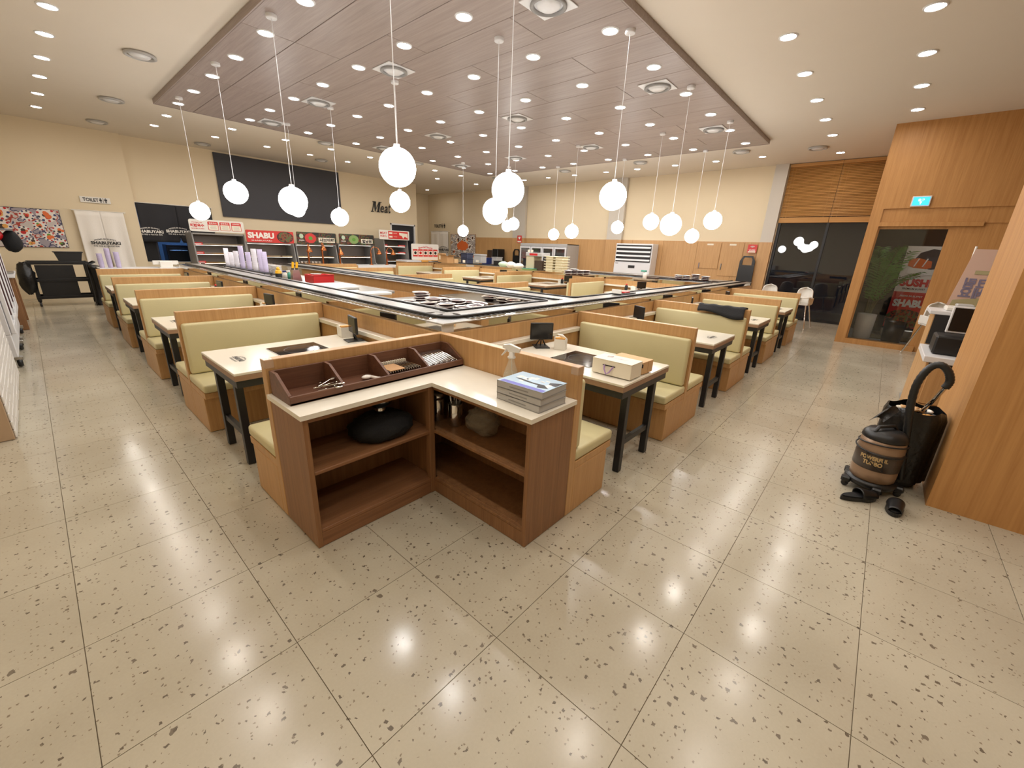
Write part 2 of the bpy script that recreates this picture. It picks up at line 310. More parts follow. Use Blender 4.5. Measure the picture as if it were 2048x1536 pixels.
    def grid(s, fn, nu, nv, m, th=0.0):
        vs = [fn(i/nu, j/nv) for i in range(nu+1) for j in range(nv+1)]
        fs = [(i*(nv+1)+j, (i+1)*(nv+1)+j, (i+1)*(nv+1)+j+1, i*(nv+1)+j+1) for i in range(nu) for j in range(nv)]
        return s.add(vs, fs, m, True)
    def build(s, name, parent=None, world=True):
        me = bpy.data.meshes.new(name)
        o = bpy.data.objects.new(name, me); COL.objects.link(o)
        off = Vector((0, 0, 0))
        if parent is not None:
            o.parent = parent
            if world: off = ORG.get(parent.name, Vector((0, 0, 0)))
        ORG[o.name] = off
        me.from_pydata([tuple(Vector(p)-off) for p in s.v], [], s.f)
        for m in s.mats: me.materials.append(M[m] if isinstance(m, str) else m)
        me.polygons.foreach_set('material_index', s.mi); me.polygons.foreach_set('use_smooth', s.sm); me.update()
        return o
ORG = {}
LABELS = {}
def tag(o, label, cat, group=None, kind=None):
    o['label'] = label; o['category'] = cat
    if group: o['group'] = group
    if kind: o['kind'] = kind
    return o
def thing(name, label, cat, loc=(0, 0, 0), rot=0.0, group=None):
    o = bpy.data.objects.new(name, None); COL.objects.link(o); o.empty_display_size = 0.1
    o.location = loc; o.rotation_euler = (0, 0, rot); ORG[o.name] = Vector(loc)
    return tag(o, label, cat, group)
def struct(o): o['kind'] = 'structure'; return o
def kids(o): return [c for c in ALLKIDS.get(o.name, [])]
def copy_tree(o, parent=None):
    c = o.copy(); COL.objects.link(c)
    if parent is not None: c.parent = parent
    ORG[c.name] = ORG.get(o.name, Vector((0, 0, 0)))
    for ch in list(o.children): copy_tree(ch, c)
    return c
def clone(o, loc, rot=None, label=None, group=None):
    c = copy_tree(o); c.location = loc
    if rot is not None: c.rotation_euler = (0, 0, rot) if not isinstance(rot, tuple) else rot
    if label: c['label'] = label
    if group: c['group'] = group
    ORG[c.name] = Vector(loc)
    return c
_fc = bpy.data.curves.new('lettering', 'FONT'); _fo = bpy.data.objects.new('lettering', _fc); COL.objects.link(_fo)
def text_geo(body, bold=0.0, shear=0.0, ext=0.0, arc=None):
    _fc.body = body; _fc.size = 1; _fc.offset = bold; _fc.shear = shear; _fc.extrude = 0; _fc.resolution_u = 3
    me = bpy.data.meshes.new_from_object(_fo); v = [tuple(p.co) for p in me.vertices]; f = [tuple(p.vertices) for p in me.polygons]; bpy.data.meshes.remove(me)
    return v, f
def letter(mb, body, c, right, up, w, h, m, bold=0.02, shear=0.0, arc=0.0, lift=0.003):
    """flat lettering fitted into a w x h field centred on c"""
    v, f = text_geo(body, bold, shear)
    if not v: return mb
    xs = [p[0] for p in v]; ys = [p[1] for p in v]; x0, x1, y0, y1 = min(xs), max(xs), min(ys), max(ys)
    R = unit(right); U = unit(up); N = R.cross(U); c = Vector(c); out = []
    for p in v:
        a = (p[0]-x0)/(x1-x0)-.5; b = (p[1]-y0)/(y1-y0)-.5
        out.append(c+R*(a*w)+U*(b*h-arc*h*(4*a*a))+N*lift)
    return mb.add(out, f, m)
def quad(mb, c, right, up, w, h, m, th=0.006, lift=0.0):
    R = unit(right); U = unit(up); N = R.cross(U); c = Vector(c)+N*lift
    return mb.slab([c-R*w/2-U*h/2, c+R*w/2-U*h/2, c+R*w/2+U*h/2, c-R*w/2+U*h/2], N, th, m)
def rrect(w, h, r, n=4):
    pts = []
    for cx, cy, a0 in ((w/2-r, h/2-r, 0), (-w/2+r, h/2-r, 90), (-w/2+r, -h/2+r, 180), (w/2-r, -h/2+r, 270)):
        for i in range(n+1):
            a = math.radians(a0+90*i/n); pts.append((cx+r*math.cos(a), cy+r*math.sin(a)))
    return pts
def plate2d(mb, c, right, up, pts, m, th=0.006, lift=0.0):
    R = unit(right); U = unit(up); N = R.cross(U); c = Vector(c)+N*lift
    return mb.slab([c+R*p[0]+U*p[1] for p in pts], N, th, m)
def print_dishes(mb, c, rt, up, w, h, n, seed, rim, foods, rmin=.16, rmax=.24):
    """flat printed dishes seen from above, scattered over a w x h sheet"""
    r_ = random.Random(seed); R = unit(rt); U = unit(up); N = R.cross(U); c = Vector(c); done = []
    for t in range(900):
        if len(done) >= n: break
        r = r_.uniform(rmin, rmax)*h; x = r_.uniform(-w/2+r*.5, w/2-r*.5); y = r_.uniform(-h/2+r*.5, h/2-r*.5)
        if all((x-a)**2+(y-b)**2 > (r+q)**2*.9 for a, b, q in done): done.append((x, y, r))
    def clip(p): return (max(-w/2, min(w/2, p[0])), max(-h/2, min(h/2, p[1])))
    def disc(x, y, r, m, l, k=16, ph=0.0): mb.add([c+R*q[0]+U*q[1]+N*l for q in [clip((x+r*math.cos(2*math.pi*i/k+ph), y+r*math.sin(2*math.pi*i/k+ph))) for i in range(k)]], [tuple(range(k))], m)
    for x, y, r in done:
        disc(x, y, r, 'dishw', .001)
        for i in range(9): a = i*.7; disc(x+r*.84*math.cos(a), y+r*.84*math.sin(a), r*.17, rim[i % len(rim)], .0015, 5, a)
        disc(x, y, r*.62, 'dishw', .002)
        for i in range(r_.randint(5, 9)): a = r_.uniform(0, 6.3); d = r_.uniform(0, .42)*r; disc(x+d*math.cos(a), y+d*math.sin(a), r*r_.uniform(.18, .36), foods[r_.randrange(len(foods))], .0025+.0002*i, 7, a)
    return mb
RX, UZ, RY = (1, 0, 0), (0, 0, 1), (0, -1, 0)     # reading directions: a wall facing -y reads along +x, a wall facing -x reads along -y
ORD = ['first', 'second', 'third', 'fourth', 'fifth', 'sixth', 'seventh', 'eighth', 'ninth', 'tenth', 'eleventh', 'twelfth', 'thirteenth', 'fourteenth', 'fifteenth', 'sixteenth']
# ------------------------------------------------------------------ the setting
ZC, ZR = 4.4, 4.31                     # plaster ceiling, underside of the wood raft
XW, YW, YP, XD = 15.3, 17.15, 17.0, 12.0   # right wall, back wall, poster wall, entrance wall
# floor: tiles of 0.65 with recessed joints
floor = struct(MB().box(-1.8, 16.0, -5.2, 20.3, -0.12, -0.006, 'grout').build('floor'))
TS = 0.65
def tile_mb(mb, x, y): return mb.box(x+.0016, x+TS-.0016, y+.0016, y+TS-.0016, -0.0059, 0.0, 'floor')
cells = []
for i in range(-3, 25):
    for j in range(-9, 31):
        x, y = -.21+TS*i, .33+TS*j
        if x < -1.7 or x > 15.6 or y < -5 or y > 19.8: continue
        cx, cyy = x+TS/2, y+TS/2; d = np.array([cx, cyy, -EYE]); q = (d@_r, d@_d, d@_f)
        vis = q[2] > .4 and abs(q[0]/q[2]*FPX) < 1150 and abs(q[1]/q[2]*FPX) < 900 and not (2.6 < x < 12 and 3.2 < y < 12)
        cells.append((0 if vis else 1, math.hypot(cx, cyy), x, y))
cells.sort()
tile_me = None; rest = MB()
for k, (nv, dist, x, y) in enumerate(cells):
    if k < 298 and not nv:
        if tile_me is None:
            o = tile_mb(MB(), 0, 0).build('tile', floor); tile_me = o.data; o.location = (x, y, 0)
        else:
            o = bpy.data.objects.new('tile', tile_me); COL.objects.link(o); o.parent = floor; o.location = (x, y, 0)
    else: tile_mb(rest, x, y)
o = rest.build('far_tiles', floor); o['kind'] = 'stuff'
# ceiling
struct(MB().box(-1.8, 16.0, -5.2, 20.3, ZC, ZC+.1, 'ceil').build('ceiling'))
raft = struct(MB().box(2.36, 12.03, 2.81, 12.08, ZR+.012, ZC, 'raft').build('trim_1'))
PW = .6455
for c in range(15):
    x0 = 2.355+PW*c; st = (4.07 if c % 4 == 1 else 6.68) if c % 2 else (5.54 if c % 4 == 2 else 4.2)
    st = {0: 4.07, 1: 6.76, 2: 5.54}.get(c, 3.99 if c % 2 else 5.33)
    ys = [2.80]+[y for y in (st-2.69, st, st+2.69, st+5.38, st+8.07) if 2.95 < y < 11.9]+[12.09]
    for a, b in zip(ys, ys[1:]): MB().box(x0+.004, x0+PW-.004, a+.004, b-.004, ZR, ZR+.012+.03, 'raft', .003).build('ceiling_plank', raft)
for nm, a in (('edge_strip', (2.335, 2.353, 2.78, 12.11)), ('edge_strip', (12.042, 12.06, 2.78, 12.11)), ('edge_strip', (2.353, 12.042, 2.78, 2.798)), ('edge_strip', (2.353, 12.042, 12.092, 12.11))):
    MB().box(*a, ZR-.004, ZC-.001, 'raft').build(nm, raft)
# walls
struct(MB().box(-1.8, -1.65, -5.2, 17, 0, ZC, 'cream').build('wall_left'))
struct(MB().box(-1.8, 16, -5.2, -5.05, 0, ZC, 'cream').build('wall_front'))
wl = struct(MB().box(-1.8, 2.35, YP, YP+.6, 0, ZC, 'cream').build('wall_rear'))
KX0, KX1 = 2.36, 4.25; DX0, DX1 = 11.0, 12.32
mb = MB(); mb.box(KX0, KX1, YW, YW+.2, 2.62, ZC, 'cream').box(KX0, KX1, YW, YW+.2, 0, .95, 'cream').box(KX1, DX0, YW, YW+.2, 0, ZC, 'cream')
mb.box(DX0, DX1, YW, YW+.2, 2.64, ZC, 'cream').box(DX1, 12.45, YW, 20, 0, ZC, 'cream')
wb = struct(mb.build('wall_back'))
struct(MB().box(12.45, 16, 20, 20.2, 0, ZC, 'cream').build('wall_nook'))
# kitchen behind the pass-through and service door
mb = MB(); mb.box(2.2, 12.3, 19.9, 20.05, 0, ZC, 'kwall').box(2.2, 2.35, YW+.2, 19.9, 0, ZC, 'kwall').box(2.2, 12.3, YW+.2, 19.9, 3.0, 3.1, 'navyb')
struct(mb.build('wall_kitchen'))
wr = MB(); WY0, WY1 = .5, 2.84
wr.box(XW, XW+.2, WY1, 20, 0, ZC, 'cream').box(XW, XW+.2, WY0-.1, WY1, 4.36, ZC, 'cream').box(XW, XW+.2, -5.1, WY0-.1, 0, ZC, 'cream')
wr = struct(wr.build('wall_right'))
WZ = 2.24; y = 2.86; edges = [2.86, 3.9, 5.1, 6.3, 7.5, 8.0, 8.62, 9.8, 11.0, 12.2, 12.9, 13.5, 14.8, 16.1]
for a, b in zip(edges, edges[1:]): MB().box(XW-.02, XW, a+.003, b-.003, .004, WZ, 'oak', .002).build('wood_panel', wr)
for k, (ya, yb) in enumerate(((2.86, 3.2), (7.93, 8.56), (12.78, 13.5))):
    p = struct(MB().box(XW-.14, XW-.02, ya, yb, WZ, ZC, 'tile').build('trim_%d' % (k+2)))
    MB().box(XW-.15, XW-.02, ya-.005, yb+.005, .004, WZ, 'oak', .002).build('wood_panel', p)
# window with night outside
win = struct(MB().box(XW+.02, XW+.14, WY1-.07, WY1, .02, 4.36, 'blackp').box(XW+.02, XW+.14, 1.57, 1.63, .02, 4.36, 'blackp').box(XW+.02, XW+.14, WY0-.1, WY0-.04, .02, 4.36, 'blackp')
   .box(XW+.02, XW+.14, WY0-.1, WY1, .0, .07, 'blackp').box(XW+.02, XW+.14, WY0-.1, WY1, 4.30, 4.36, 'blackp').build('window_1'))
for a, b in ((1.63, WY1-.07), (WY0-.04, 1.57)): MB().box(XW+.07, XW+.08, a, b, .07, 4.30, 'night').build('pane', win)
struct(MB().box(XW+.2, 19, -5, 6, -.2, -.03, 'outfloor').build('ground_outside'))
for k, (a, b) in enumerate(((1.607, 2.83), (.42, 1.599))):
    bl = thing('venetian_blind', ['wooden slat blind over the left half of the dark window', 'wooden slat blind over the right half of the window, beside the entrance'][k], 'blind', (XW-.03, a, 2.8))
    MB().box(XW-.07, XW+.0, a, b, 4.3, 4.385, 'slat').build('head_rail', bl)
    MB().box(XW-.06, XW-.01, a, b, 2.80, 2.95, 'slat', .004).build('bottom_valance', bl)
    sm = None; n = 34
    for i in range(n):
        z = 2.99+i*(4.28-2.99)/(n-1)
        if sm is None:
            m = MB(); ang = math.radians(58); dx, dz = .0195*math.cos(ang), .0195*math.sin(ang)
            m.slab([(-dx, a, -dz), (dx, a, dz), (dx, b, dz), (-dx, b, -dz)], (dz, 0, -dx), .003, 'slat'); o = m.build('slat', bl, False); o.data.transform(Matrix.Translation((0, -a, 0))); sm = o.data
        else: o = bpy.data.objects.new('slat', sm); COL.objects.link(o); o.parent = bl
        o.location = (-.002, 0, z-2.8)
    for yy in (a+.15, b-.15): MB().tube([(XW-.035, yy, 2.95), (XW-.035, yy, 4.3)], .003, 'slat', 5).build('ladder_cord', bl)
# entrance wall (facing -x): post, lintel, sliding wood door, glass
GY0 = on_x(1893, 470, XD)[1]; GY1 = on_x(1752, 470, XD)[1]; GZ = on_x(1757, 455, XD)[2]; LZ = on_x(1757, 418, XD)[2]
we = MB(); we.box(XD, XD+.25, GY1, .56, 0, ZC, 'entry').box(XD, XD+.25, -5.05, GY1, LZ, ZC, 'entry').box(XD+.03, XD+.25, -5.05, GY1, GZ+.08, LZ, 'entry').box(XD+.05, XD+.25, -5.05, GY0-.1, 0, GZ+.08, 'entry')
we.box(XD+.25, XW, .45, .56, 0, ZC, 'entry').box(XD, XD+.25, GY0-.1, GY1, 0, .11, 'entry')
we = struct(we.build('wall_entrance'))
MB().box(XD-.012, XD+.03, GY0-.45, GY1, GZ+.02, GZ+.1, 'entry', .004).build('door_track_cover', we)
dr = struct(MB().box(XD+.06, XD+.1, GY0-.1, GY0-.005, .11, GZ+.03, 'entry').box(XD+.06, XD+.1, GY1-.03, GY1, .11, GZ+.03, 'entry').box(XD+.06, XD+.1, GY0-.005, GY1-.03, GZ-.03, GZ+.03, 'entry').build('door_1'))
MB().box(XD+.075, XD+.085, GY0-.005, GY1-.03, .11, GZ-.03, 'clear').build('pane', dr)
struct(MB().box(XD+.25, XW, -5, .45, -.1, .008, 'outfloor').build('floor_porch'))
struct(MB().box(XD+2.9, XD+3.0, -5, .45, 0, 3.2, 'dark').box(XD+.25, XW, -5, .45, 3.1, 3.2, 'dark').build('wall_porch'))
# near wood column on the right
struct(MB().box(4.19, 5.35, -5.05, -.64, 0, ZC, 'entry').build('wall_column'))
# service door and pass-through fittings
d2 = struct(MB().box(DX0, DX0+.06, YW-.02, YW+.22, 0, 2.64, 'whitem').box(DX1-.06, DX1, YW-.02, YW+.22, 0, 2.64, 'whitem').box(DX0, DX1, YW-.02, YW+.22, 2.58, 2.64, 'whitem').build('door_2'))
MB().box(DX0+.06, DX1-.06, YW+.05, YW+.09, 1.9, 2.58, 'noren').build('door_curtain', d2)
MB().box(DX0+.06, DX1-.06, YW+.1, YW+.14, 0.01, 2.58, 'steelk').build('door_leaf', d2)
# far stretch of the serving islands: see islands below
# ------------------------------------------------------------------ lights in the ceiling
def downlight(name, glow, label, group):
    t = thing(name, label, 'downlight', (0, 0, 0), 0, group)
    MB().lathe([(.082, -.001), (.088, -.012), (.104, -.010), (.108, 0)], (0, 0, 0), 'whitem', 18).build('trim_ring', t)
    MB().lathe([(.0, -.004), (.082, -.004)], (0, 0, 0), glow, 14, smooth=False).build('lens', t)
    return t
def spread(proto, places):
    for k, (p, lab) in enumerate(places):
        if k == 0: proto.location = p; proto['label'] = lab
        else: clone(proto, p, None, lab)
d0 = downlight('raft_downlight', 'bulb', 'downlight', 'downlights in the wood ceiling panel')
spread(d0, [(((2.65, 3.95, 5.24, 6.51, 7.80, 9.10, 10.38, 11.68)[i], (3.2, 4.4, 5.6, 6.8, 8.0, 9.2, 10.4, 11.6)[j], ZR), 'wood panel downlight, %s row from the left aisle, %s from its near end' % (ORD[i], ORD[j])) for i in range(8) for j in range(8)])
d1 = downlight('plaster_downlight', 'bulbw', 'downlight', 'downlights in the plaster ceiling')
runs = [('above the left aisle', [(.79, y) for y in (1.3, 2.5, 3.7, 4.9, 6.1, 7.3, 8.56, 9.72, 11.0, 12.3, 13.8, 15.25)]),
        ('in the outer row above the right aisle', [(x, .29) for x in (2.2, 4.3, 5.65, 7.02, 8.37, 9.74, 11.1)]), ('in the inner row above the right aisle', [(x, 1.62) for x in (2.1, 3.45, 5.5, 6.86, 8.24, 9.61, 10.94, 12.29, 14.27)]),
        ('along the far right wall', [(13.85, y) for y in (3.3, 4.5, 5.7, 6.95, 8.1, 9.4, 10.6, 11.8)]), ('in the first row beyond the wood panel', [(x, 13.4) for x in (2.79, 4.11, 5.4, 6.69, 7.98, 9.3, 10.6, 11.88)]),
        ('in the row along the back wall', [(x, 14.85) for x in (2.79, 4.1, 5.42, 6.69, 7.97, 9.3, 11.87)]), ('in the far corner by the restroom curtain', [(13.7, 14.45), (13.9, 18.2)]), ('over the open floor in front', [(.79, .1), (2.0, -1.3), (3.4, -1.3), (.79, -1.4), (-.6, -.4)])]
spread(d1, [((x, y, ZC), 'plaster downlight %s, %s from near or left end' % (nm, ORD[k])) for nm, ps in runs for k, (x, y) in enumerate(ps)])
clone(d1, (13.2, -1.2, 3.09), None, 'added fill lamp under the porch ceiling beyond the entrance glass')  # added lamp that brightens the porch behind the glass
# air outlets: square plate with a round cone
def vent(label, group, square=True):
    t = thing('ceiling_air_outlet', label, 'air vent', (0, 0, 0), 0, group)
    if square: MB().box(-.235, .235, -.235, .235, -.014, 0, 'whitem', .004).build('plate', t)
    MB().lathe([(.20, -.012), (.205, -.035), (.17, -.045), (.16, -.02)], (0, 0, 0), 'grey' if square else 'lgrey', 24).build('outer_cone', t)
    MB().lathe([(.0, -.05), (.10, -.05), (.13, -.03), (.14, -.015)], (0, 0, 0), 'whitem', 20).build('centre_disc', t)
    return t
v0 = vent('square white air outlet with round cone in the wood ceiling panel', 'air outlets in the wood ceiling panel')
spread(v0, [((x, y, ZR), 'square air outlet in the wood panel, %s row from left, %s from near end' % (ORD[i], ORD[j])) for i, x in enumerate((4.33, 7.24, 10.12)) for j, y in enumerate((3.45, 6.43, 9.0, 11.4))])
v1 = vent('round flush air outlet in the plaster ceiling', 'air outlets in the plaster ceiling', False)
for k, (x, y) in enumerate(((1.77, 6.3), (1.78, 9.44), (1.8, 12.92), (1.81, 15.69), (4.13, 16.25), (7.31, 15.4), (6.2, 12.7), (9.4, 12.8), (10.6, 15.3), (12.9, 3.6), (12.9, 6.4), (12.95, 9.2), (12.9, 12.4), (13.4, 2.0))):
    lab = 'round flush plaster ceiling outlet, %s' % (('%s from the camera on the left side' % ORD[k]) if k < 4 else ('%s from the left beyond the wood panel' % ORD[k-4]) if k < 9 else ('%s from the front along the far right wall' % ORD[k-9]))
    if k == 0: v1.location = (x, y, ZC); v1['label'] = lab
    else: clone(v1, (x, y, ZC), None, lab)
# opal globe pendants
def pendant(x, y, z, label, top):
    t = thing('globe_pendant', label, 'pendant lamp', (x, y, top), 0, 'opal globe pendants over the booths')
    h = z-top
    MB().ball((0, 0, h), .178, 'globe', 24, 14).build('globe', t, False)
    MB().lathe([(.0, h+.205), (.03, h+.205), (.032, h+.172), (.0, h+.172)], (0, 0, 0), 'whitem', 12).build('globe_cap', t, False)
    MB().tube([(0, 0, -.03), (0, 0, h+.2)], .0042, 'whitem', 6).build('cord', t, False)
    MB().lathe([(.0, -.04), (.058, -.04), (.062, -.034), (.062, 0)], (0, 0, 0), 'whitem', 18).build('canopy', t, False)
    return t
LO, HI = 2.26, 2.48
rows = [('over the conveyor along the left aisle', [(2.60, 3.87, HI), (2.52, 6.24, LO), (2.52, 8.51, HI), (2.56, 11.09, LO)]),
        ('over the middle conveyor leg', [(4.57, 4.42, LO), (4.60, 6.82, HI), (4.61, 9.11, LO), (4.59, 11.19, HI)]),
        ('over the front conveyor along the right aisle', [(3.65, 3.34, 2.37), (5.37, 3.0, HI), (7.52, 3.02, LO), (9.73, 3.02, HI)]),
        ('over the far booths', [(9.86, 4.44, HI), (9.84, 6.63, LO), (10.05, 8.93, HI), (9.8, 10.95, LO)]),
        ('over the farthest conveyor leg', [(11.96, 4.18, LO), (11.86, 6.37, HI), (11.82, 8.68, LO), (11.03, 10.09, HI)])]
for nm, ps in rows:
    for i, (x, y, z) in enumerate(ps):
        lab = '%s globe pendant from the camera %s' % (ORD[i], nm)
        pendant(x, y, z, lab, ZR)
# ------------------------------------------------------------------ booths
def booth(L, sides, label, loc, rot, group='olive booth benches'):
    t = thing('booth_bench', label, 'booth bench', loc, rot, group)
    MB().box(0, L, -.033, .033, .004, 1.08, 'oak', .003).build('partition', t, False)
    if len(sides) == 1: MB().box(-.002, .05, -.035, .035, 1.03, 1.082, 'tape').build('corner_guard', t, False)
    for s in sides:
        a, b = s*.034, s*.475
        MB().box(.0, L-.078, a, b, .004, .345, 'oak', .003).build('base', t, False)
        MB().box(.002, L-.078, a, s*.53, .345, .40, 'oak', .003).build('seat_rail', t, False)
        y0, y1 = sorted((a, s*.545)); MB().soft(.0, L-.08, y0, y1, .402, .482, 'hide', .022, 3).build('seat', t, False)
        y0, y1 = sorted((s*.036, s*.108)); MB().soft(.015, L-.08, y0, y1, .485, .975, 'hide', .024, 3).build('backrest', t, False)
    return t
XA, YF, LB = .78, 1.28, 1.372          # aisle ends of the benches and their length
LY = [2.65, 4.9, 7.08, 9.30, 11.48]; RXs = [2.125, 4.243, 6.43, 8.62, 10.8]
side = 'left aisle'
booth(LB, (1,), 'single booth bench whose partition backs the cutlery shelf, on the left aisle', (XA, LY[0], 0), 0)
bl = booth(LB, (-1, 1), 'double olive booth bench beside the left aisle, nearest the corner shelf', (XA, LY[1], 0), 0)
for k, y in enumerate(LY[2:]):
    clone(bl, (XA, y, 0), 0, ['second double booth bench from the corner shelf along the left aisle', 'third double booth bench from the corner shelf along the left aisle', 'last booth bench of the left aisle, in front of the kitchen'][k])
booth(1.335, (-1,), 'single booth bench backing the corner shelf on the right aisle, below the stacked books', (RXs[0], YF, 0), math.pi/2)
for k, x in enumerate(RXs[1:]):
    clone(bl, (x, YF, 0), math.pi/2, ['double olive booth bench beside the right aisle, behind the gift boxes', 'double booth bench on the right aisle with a black cloth over its partition', 'third double booth bench from the corner shelf along the right aisle', 'last booth bench of the right aisle, near the white highchairs'][k])
BY = [5.92, 8.5, 11.25, 13.4]; CYs = [6.1, 8.78, 11.25, 13.98]; XB, XC = 7.2, 9.15
bb = booth(2.2, (-1, 1), 'nearest booth bench on the inner side of the middle conveyor leg', (XB, BY[0], 0), math.pi)
for k, y in enumerate(BY[1:]): clone(bb, (XB, y, 0), math.pi, '%s booth bench from the front on the inner side of the middle conveyor leg' % ORD[k+1])
bc = booth(1.70, (-1, 1), 'nearest booth bench attached to the far conveyor leg', (XC, CYs[0], 0), 0)
for k, y in enumerate(CYs[1:]): clone(bc, (XC, y, 0), 0, '%s booth bench from the front attached to the far conveyor leg' % ORD[k+1])
# tables: local x from the aisle end inwards, width along y
def table(label, loc, rot, L=1.27, mirror=1):
    t = thing('booth_table', label, 'table', loc, rot, 'white booth tables with induction hobs')
    w = .435; tp = MB().box(0, L, -w, w, .800, .82, 'quartz', .003).build('tabletop', t, False)
    MB().box(.001, L, -w+.001, w-.001, .758, .799, 'edge', .002).build('edge_band', t, False)
    ap = MB(); ap.box(.012, .05, -w+.02, w-.02, .70, .757, 'black').box(.05, L, -w+.02, -w+.06, .70, .757, 'black').box(.05, L, w-.06, w-.02, .70, .757, 'black'); ap.build('apron', t, False)
    for s in (-1, 1): MB().box(.03, .085, s*.25-.028, s*.25+.028, 0.003, .70, 'black', .003).build('leg', t, False)
    MB().box(.04, .075, -.222, .222, .24, .29, 'black', .002).build('stretcher', t, False)
    h = MB().box(.43, .86, -.215, .215, .8205, .8235, 'steel').build('hob_frame', t, False)
    MB().box(.436, .854, -.209, .209, .8236, .8262, 'glassk').build('hob_glass', h, False)
    r = MB(); r.tube([(.645+.13*math.cos(a*math.pi/12), .13*math.sin(a*math.pi/12), .8265) for a in range(24)], .0016, 'ringp', 4, True); r.build('hob_ring', h, False)
    lg = MB(); up = (1, 0, 0); rt = (0, -1, 0)
    letter(lg, 'SHABUYAKI', (.155, 0, .8202), rt, up, .20, .042, 'ink', .03, lift=.0012); letter(lg, 'PREMIUM BUFFET', (.20, 0, .8202), rt, up, .15, .014, 'ink', .01, arc=1.5, lift=.0012); letter(lg, '무한 초밥 & 샤브샤브', (.118, 0, .8202), rt, up, .16, .018, 'ink', .02, lift=.0012)
    lg.build('printed_logo', tp, False)
    return t
TL = [3.80, 5.99, 8.2, 10.4]; TR = [3.175, 5.35, 7.53, 9.7]
tb = table('white table in the nearest booth of the left aisle', (XA+.015, TL[0], 0), 0)
for k, y in enumerate(TL[1:]): clone(tb, (XA+.015, y, 0), 0, 'white table in the %s booth from the front along the left aisle' % ORD[k+1])
for k, x in enumerate(TR):
    clone(tb, (x, YF-.01, 0), math.pi/2, ['white table of the right aisle with a gift box and brown box on it'][0] if k == 0 else 'white table in the %s booth from the front along the right aisle' % ORD[k+1])
for k, y in enumerate((4.75, 7.44, 10.05, 12.6)): clone(tb, (XC+.2, y, 0), 0, 'white table in the %s booth from the front at the far conveyor leg' % ORD[k])
for k, y in enumerate((7.2, 9.9)): clone(tb, (6.25, y, 0), math.pi, 'white table in the %s booth behind the middle conveyor leg' % ('nearer', 'farther')[k])
# ------------------------------------------------------------------ serving islands with the sushi conveyor
ZT = 1.15
def island(label, loc): return thing('conveyor_counter', label, 'counter', loc)
ia = island('oak counter carrying the conveyor along the left aisle booths', (2.45, 7, 0))
MB().box(2.2, 2.74, 3.26, 12.05, .004, 1.115, 'oak').build('body', ia)
k = 0
for a, b in ((2.70, 4.9), (4.9, 7.08), (7.08, 9.3), (9.3, 12.05)): MB().box(2.156, 2.199, a+.002, b-.002, .004, 1.058, 'oak', .002).build('front_panel', ia)
MB().box(2.192, 2.1985, 2.70, 12.05, 1.06, 1.13, 'mirror').build('mirror_skirt', ia)
for a, b in ((2.69, 4.865), (4.935, 7.045), (7.115, 9.265), (9.335, 11.445)): MB().box(2.075, 2.155, a, b, .862, .905, 'quartz', .004).build('ledge', ia); MB().box(2.095, 2.155, a, b, .3, .86, 'oak').build('ledge_panel', ia)
MB().box(2.158, 2.75, 2.66, 12.05, 1.131, ZT-.004, 'steel', .003).build('deck', ia)
ib = island('oak counter carrying the front conveyor along the right aisle booths', (7, 2.95, 0))
MB().box(2.2, 12.7, 2.70, 3.25, .004, 1.115, 'oak').build('body', ib)
for a, b in ((2.165, 4.243), (4.243, 6.43), (6.43, 8.62), (8.62, 10.8), (10.8, 12.7)): MB().box(a+.002, b-.002, 2.656, 2.699, .004, 1.058, 'oak', .002).build('front_panel', ib)
MB().box(2.2, 12.7, 2.692, 2.6985, 1.06, 1.13, 'mirror').build('mirror_skirt', ib)
for a, b in ((2.165, 4.208), (4.278, 6.395), (6.465, 8.585), (8.655, 10.765)): MB().box(a, b, 2.575, 2.655, .862, .905, 'quartz', .004).build('ledge', ib); MB().box(a, b, 2.595, 2.655, .3, .86, 'oak').build('ledge_panel', ib)
MB().box(2.751, 12.72, 2.658, 3.26, 1.131, ZT-.004, 'steel', .003).build('deck', ib)
MB().box(2.17, 2.30, 2.69, 2.695, 1.055, 1.128, 'whitem').build('corner_bracket', ib)
ic = island('middle oak counter carrying the conveyor leg behind the dish pit', (4.55, 7, 0))
MB().box(4.19, 4.93, 3.27, 12.3, .004, 1.115, 'oak').build('body', ic)
for a, b in ((3.27, 5.6), (5.6, 7.9), (7.9, 10.2), (10.2, 12.3)): MB().box(4.15, 4.189, a+.002, b-.002, .004, .985, 'oak', .002).build('front_panel', ic)
MB().box(4.165, 4.172, 3.27, 12.3, .987, 1.13, 'mirror').build('mirror_skirt', ic)
MB().box(4.13, 4.97, 3.262, 12.3, 1.131, ZT-.004, 'steel', .003).build('deck', ic)
idd = island('far oak counter carrying the conveyor leg in front of the glass fridge', (11.3, 8, 0))
MB().box(10.92, 11.6, 3.27, 14.3, .004, 1.115, 'oak').build('body', idd)
for a, b in ((3.27, 6.1), (6.1, 8.78), (8.78, 11.25), (11.25, 14.3)): MB().box(10.875, 10.919, a+.002, b-.002, .004, 1.045, 'oak', .002).build('front_panel', idd)
MB().box(10.9, 10.906, 3.27, 14.3, 1.047, 1.13, 'mirror').build('mirror_skirt', idd)
for a, b in ((3.27, 6.06), (6.14, 8.74), (8.82, 11.21), (11.29, 13.94)): MB().box(10.79, 10.874, a, b, .862, .905, 'quartz', .004).build('ledge', idd)
MB().box(10.86, 11.65, 3.262, 14.3, 1.131, ZT-.004, 'steel', .003).build('deck', idd)
ie = island('narrow oak counter and conveyor leg nearest the air conditioner', (12.45, 6, 0))
MB().box(12.25, 12.75, 3.3, 12, .004, 1.115, 'oak').build('body', ie); MB().box(12.2, 12.8, 3.262, 12, 1.131, ZT-.004, 'steel', .003).build('deck', ie)
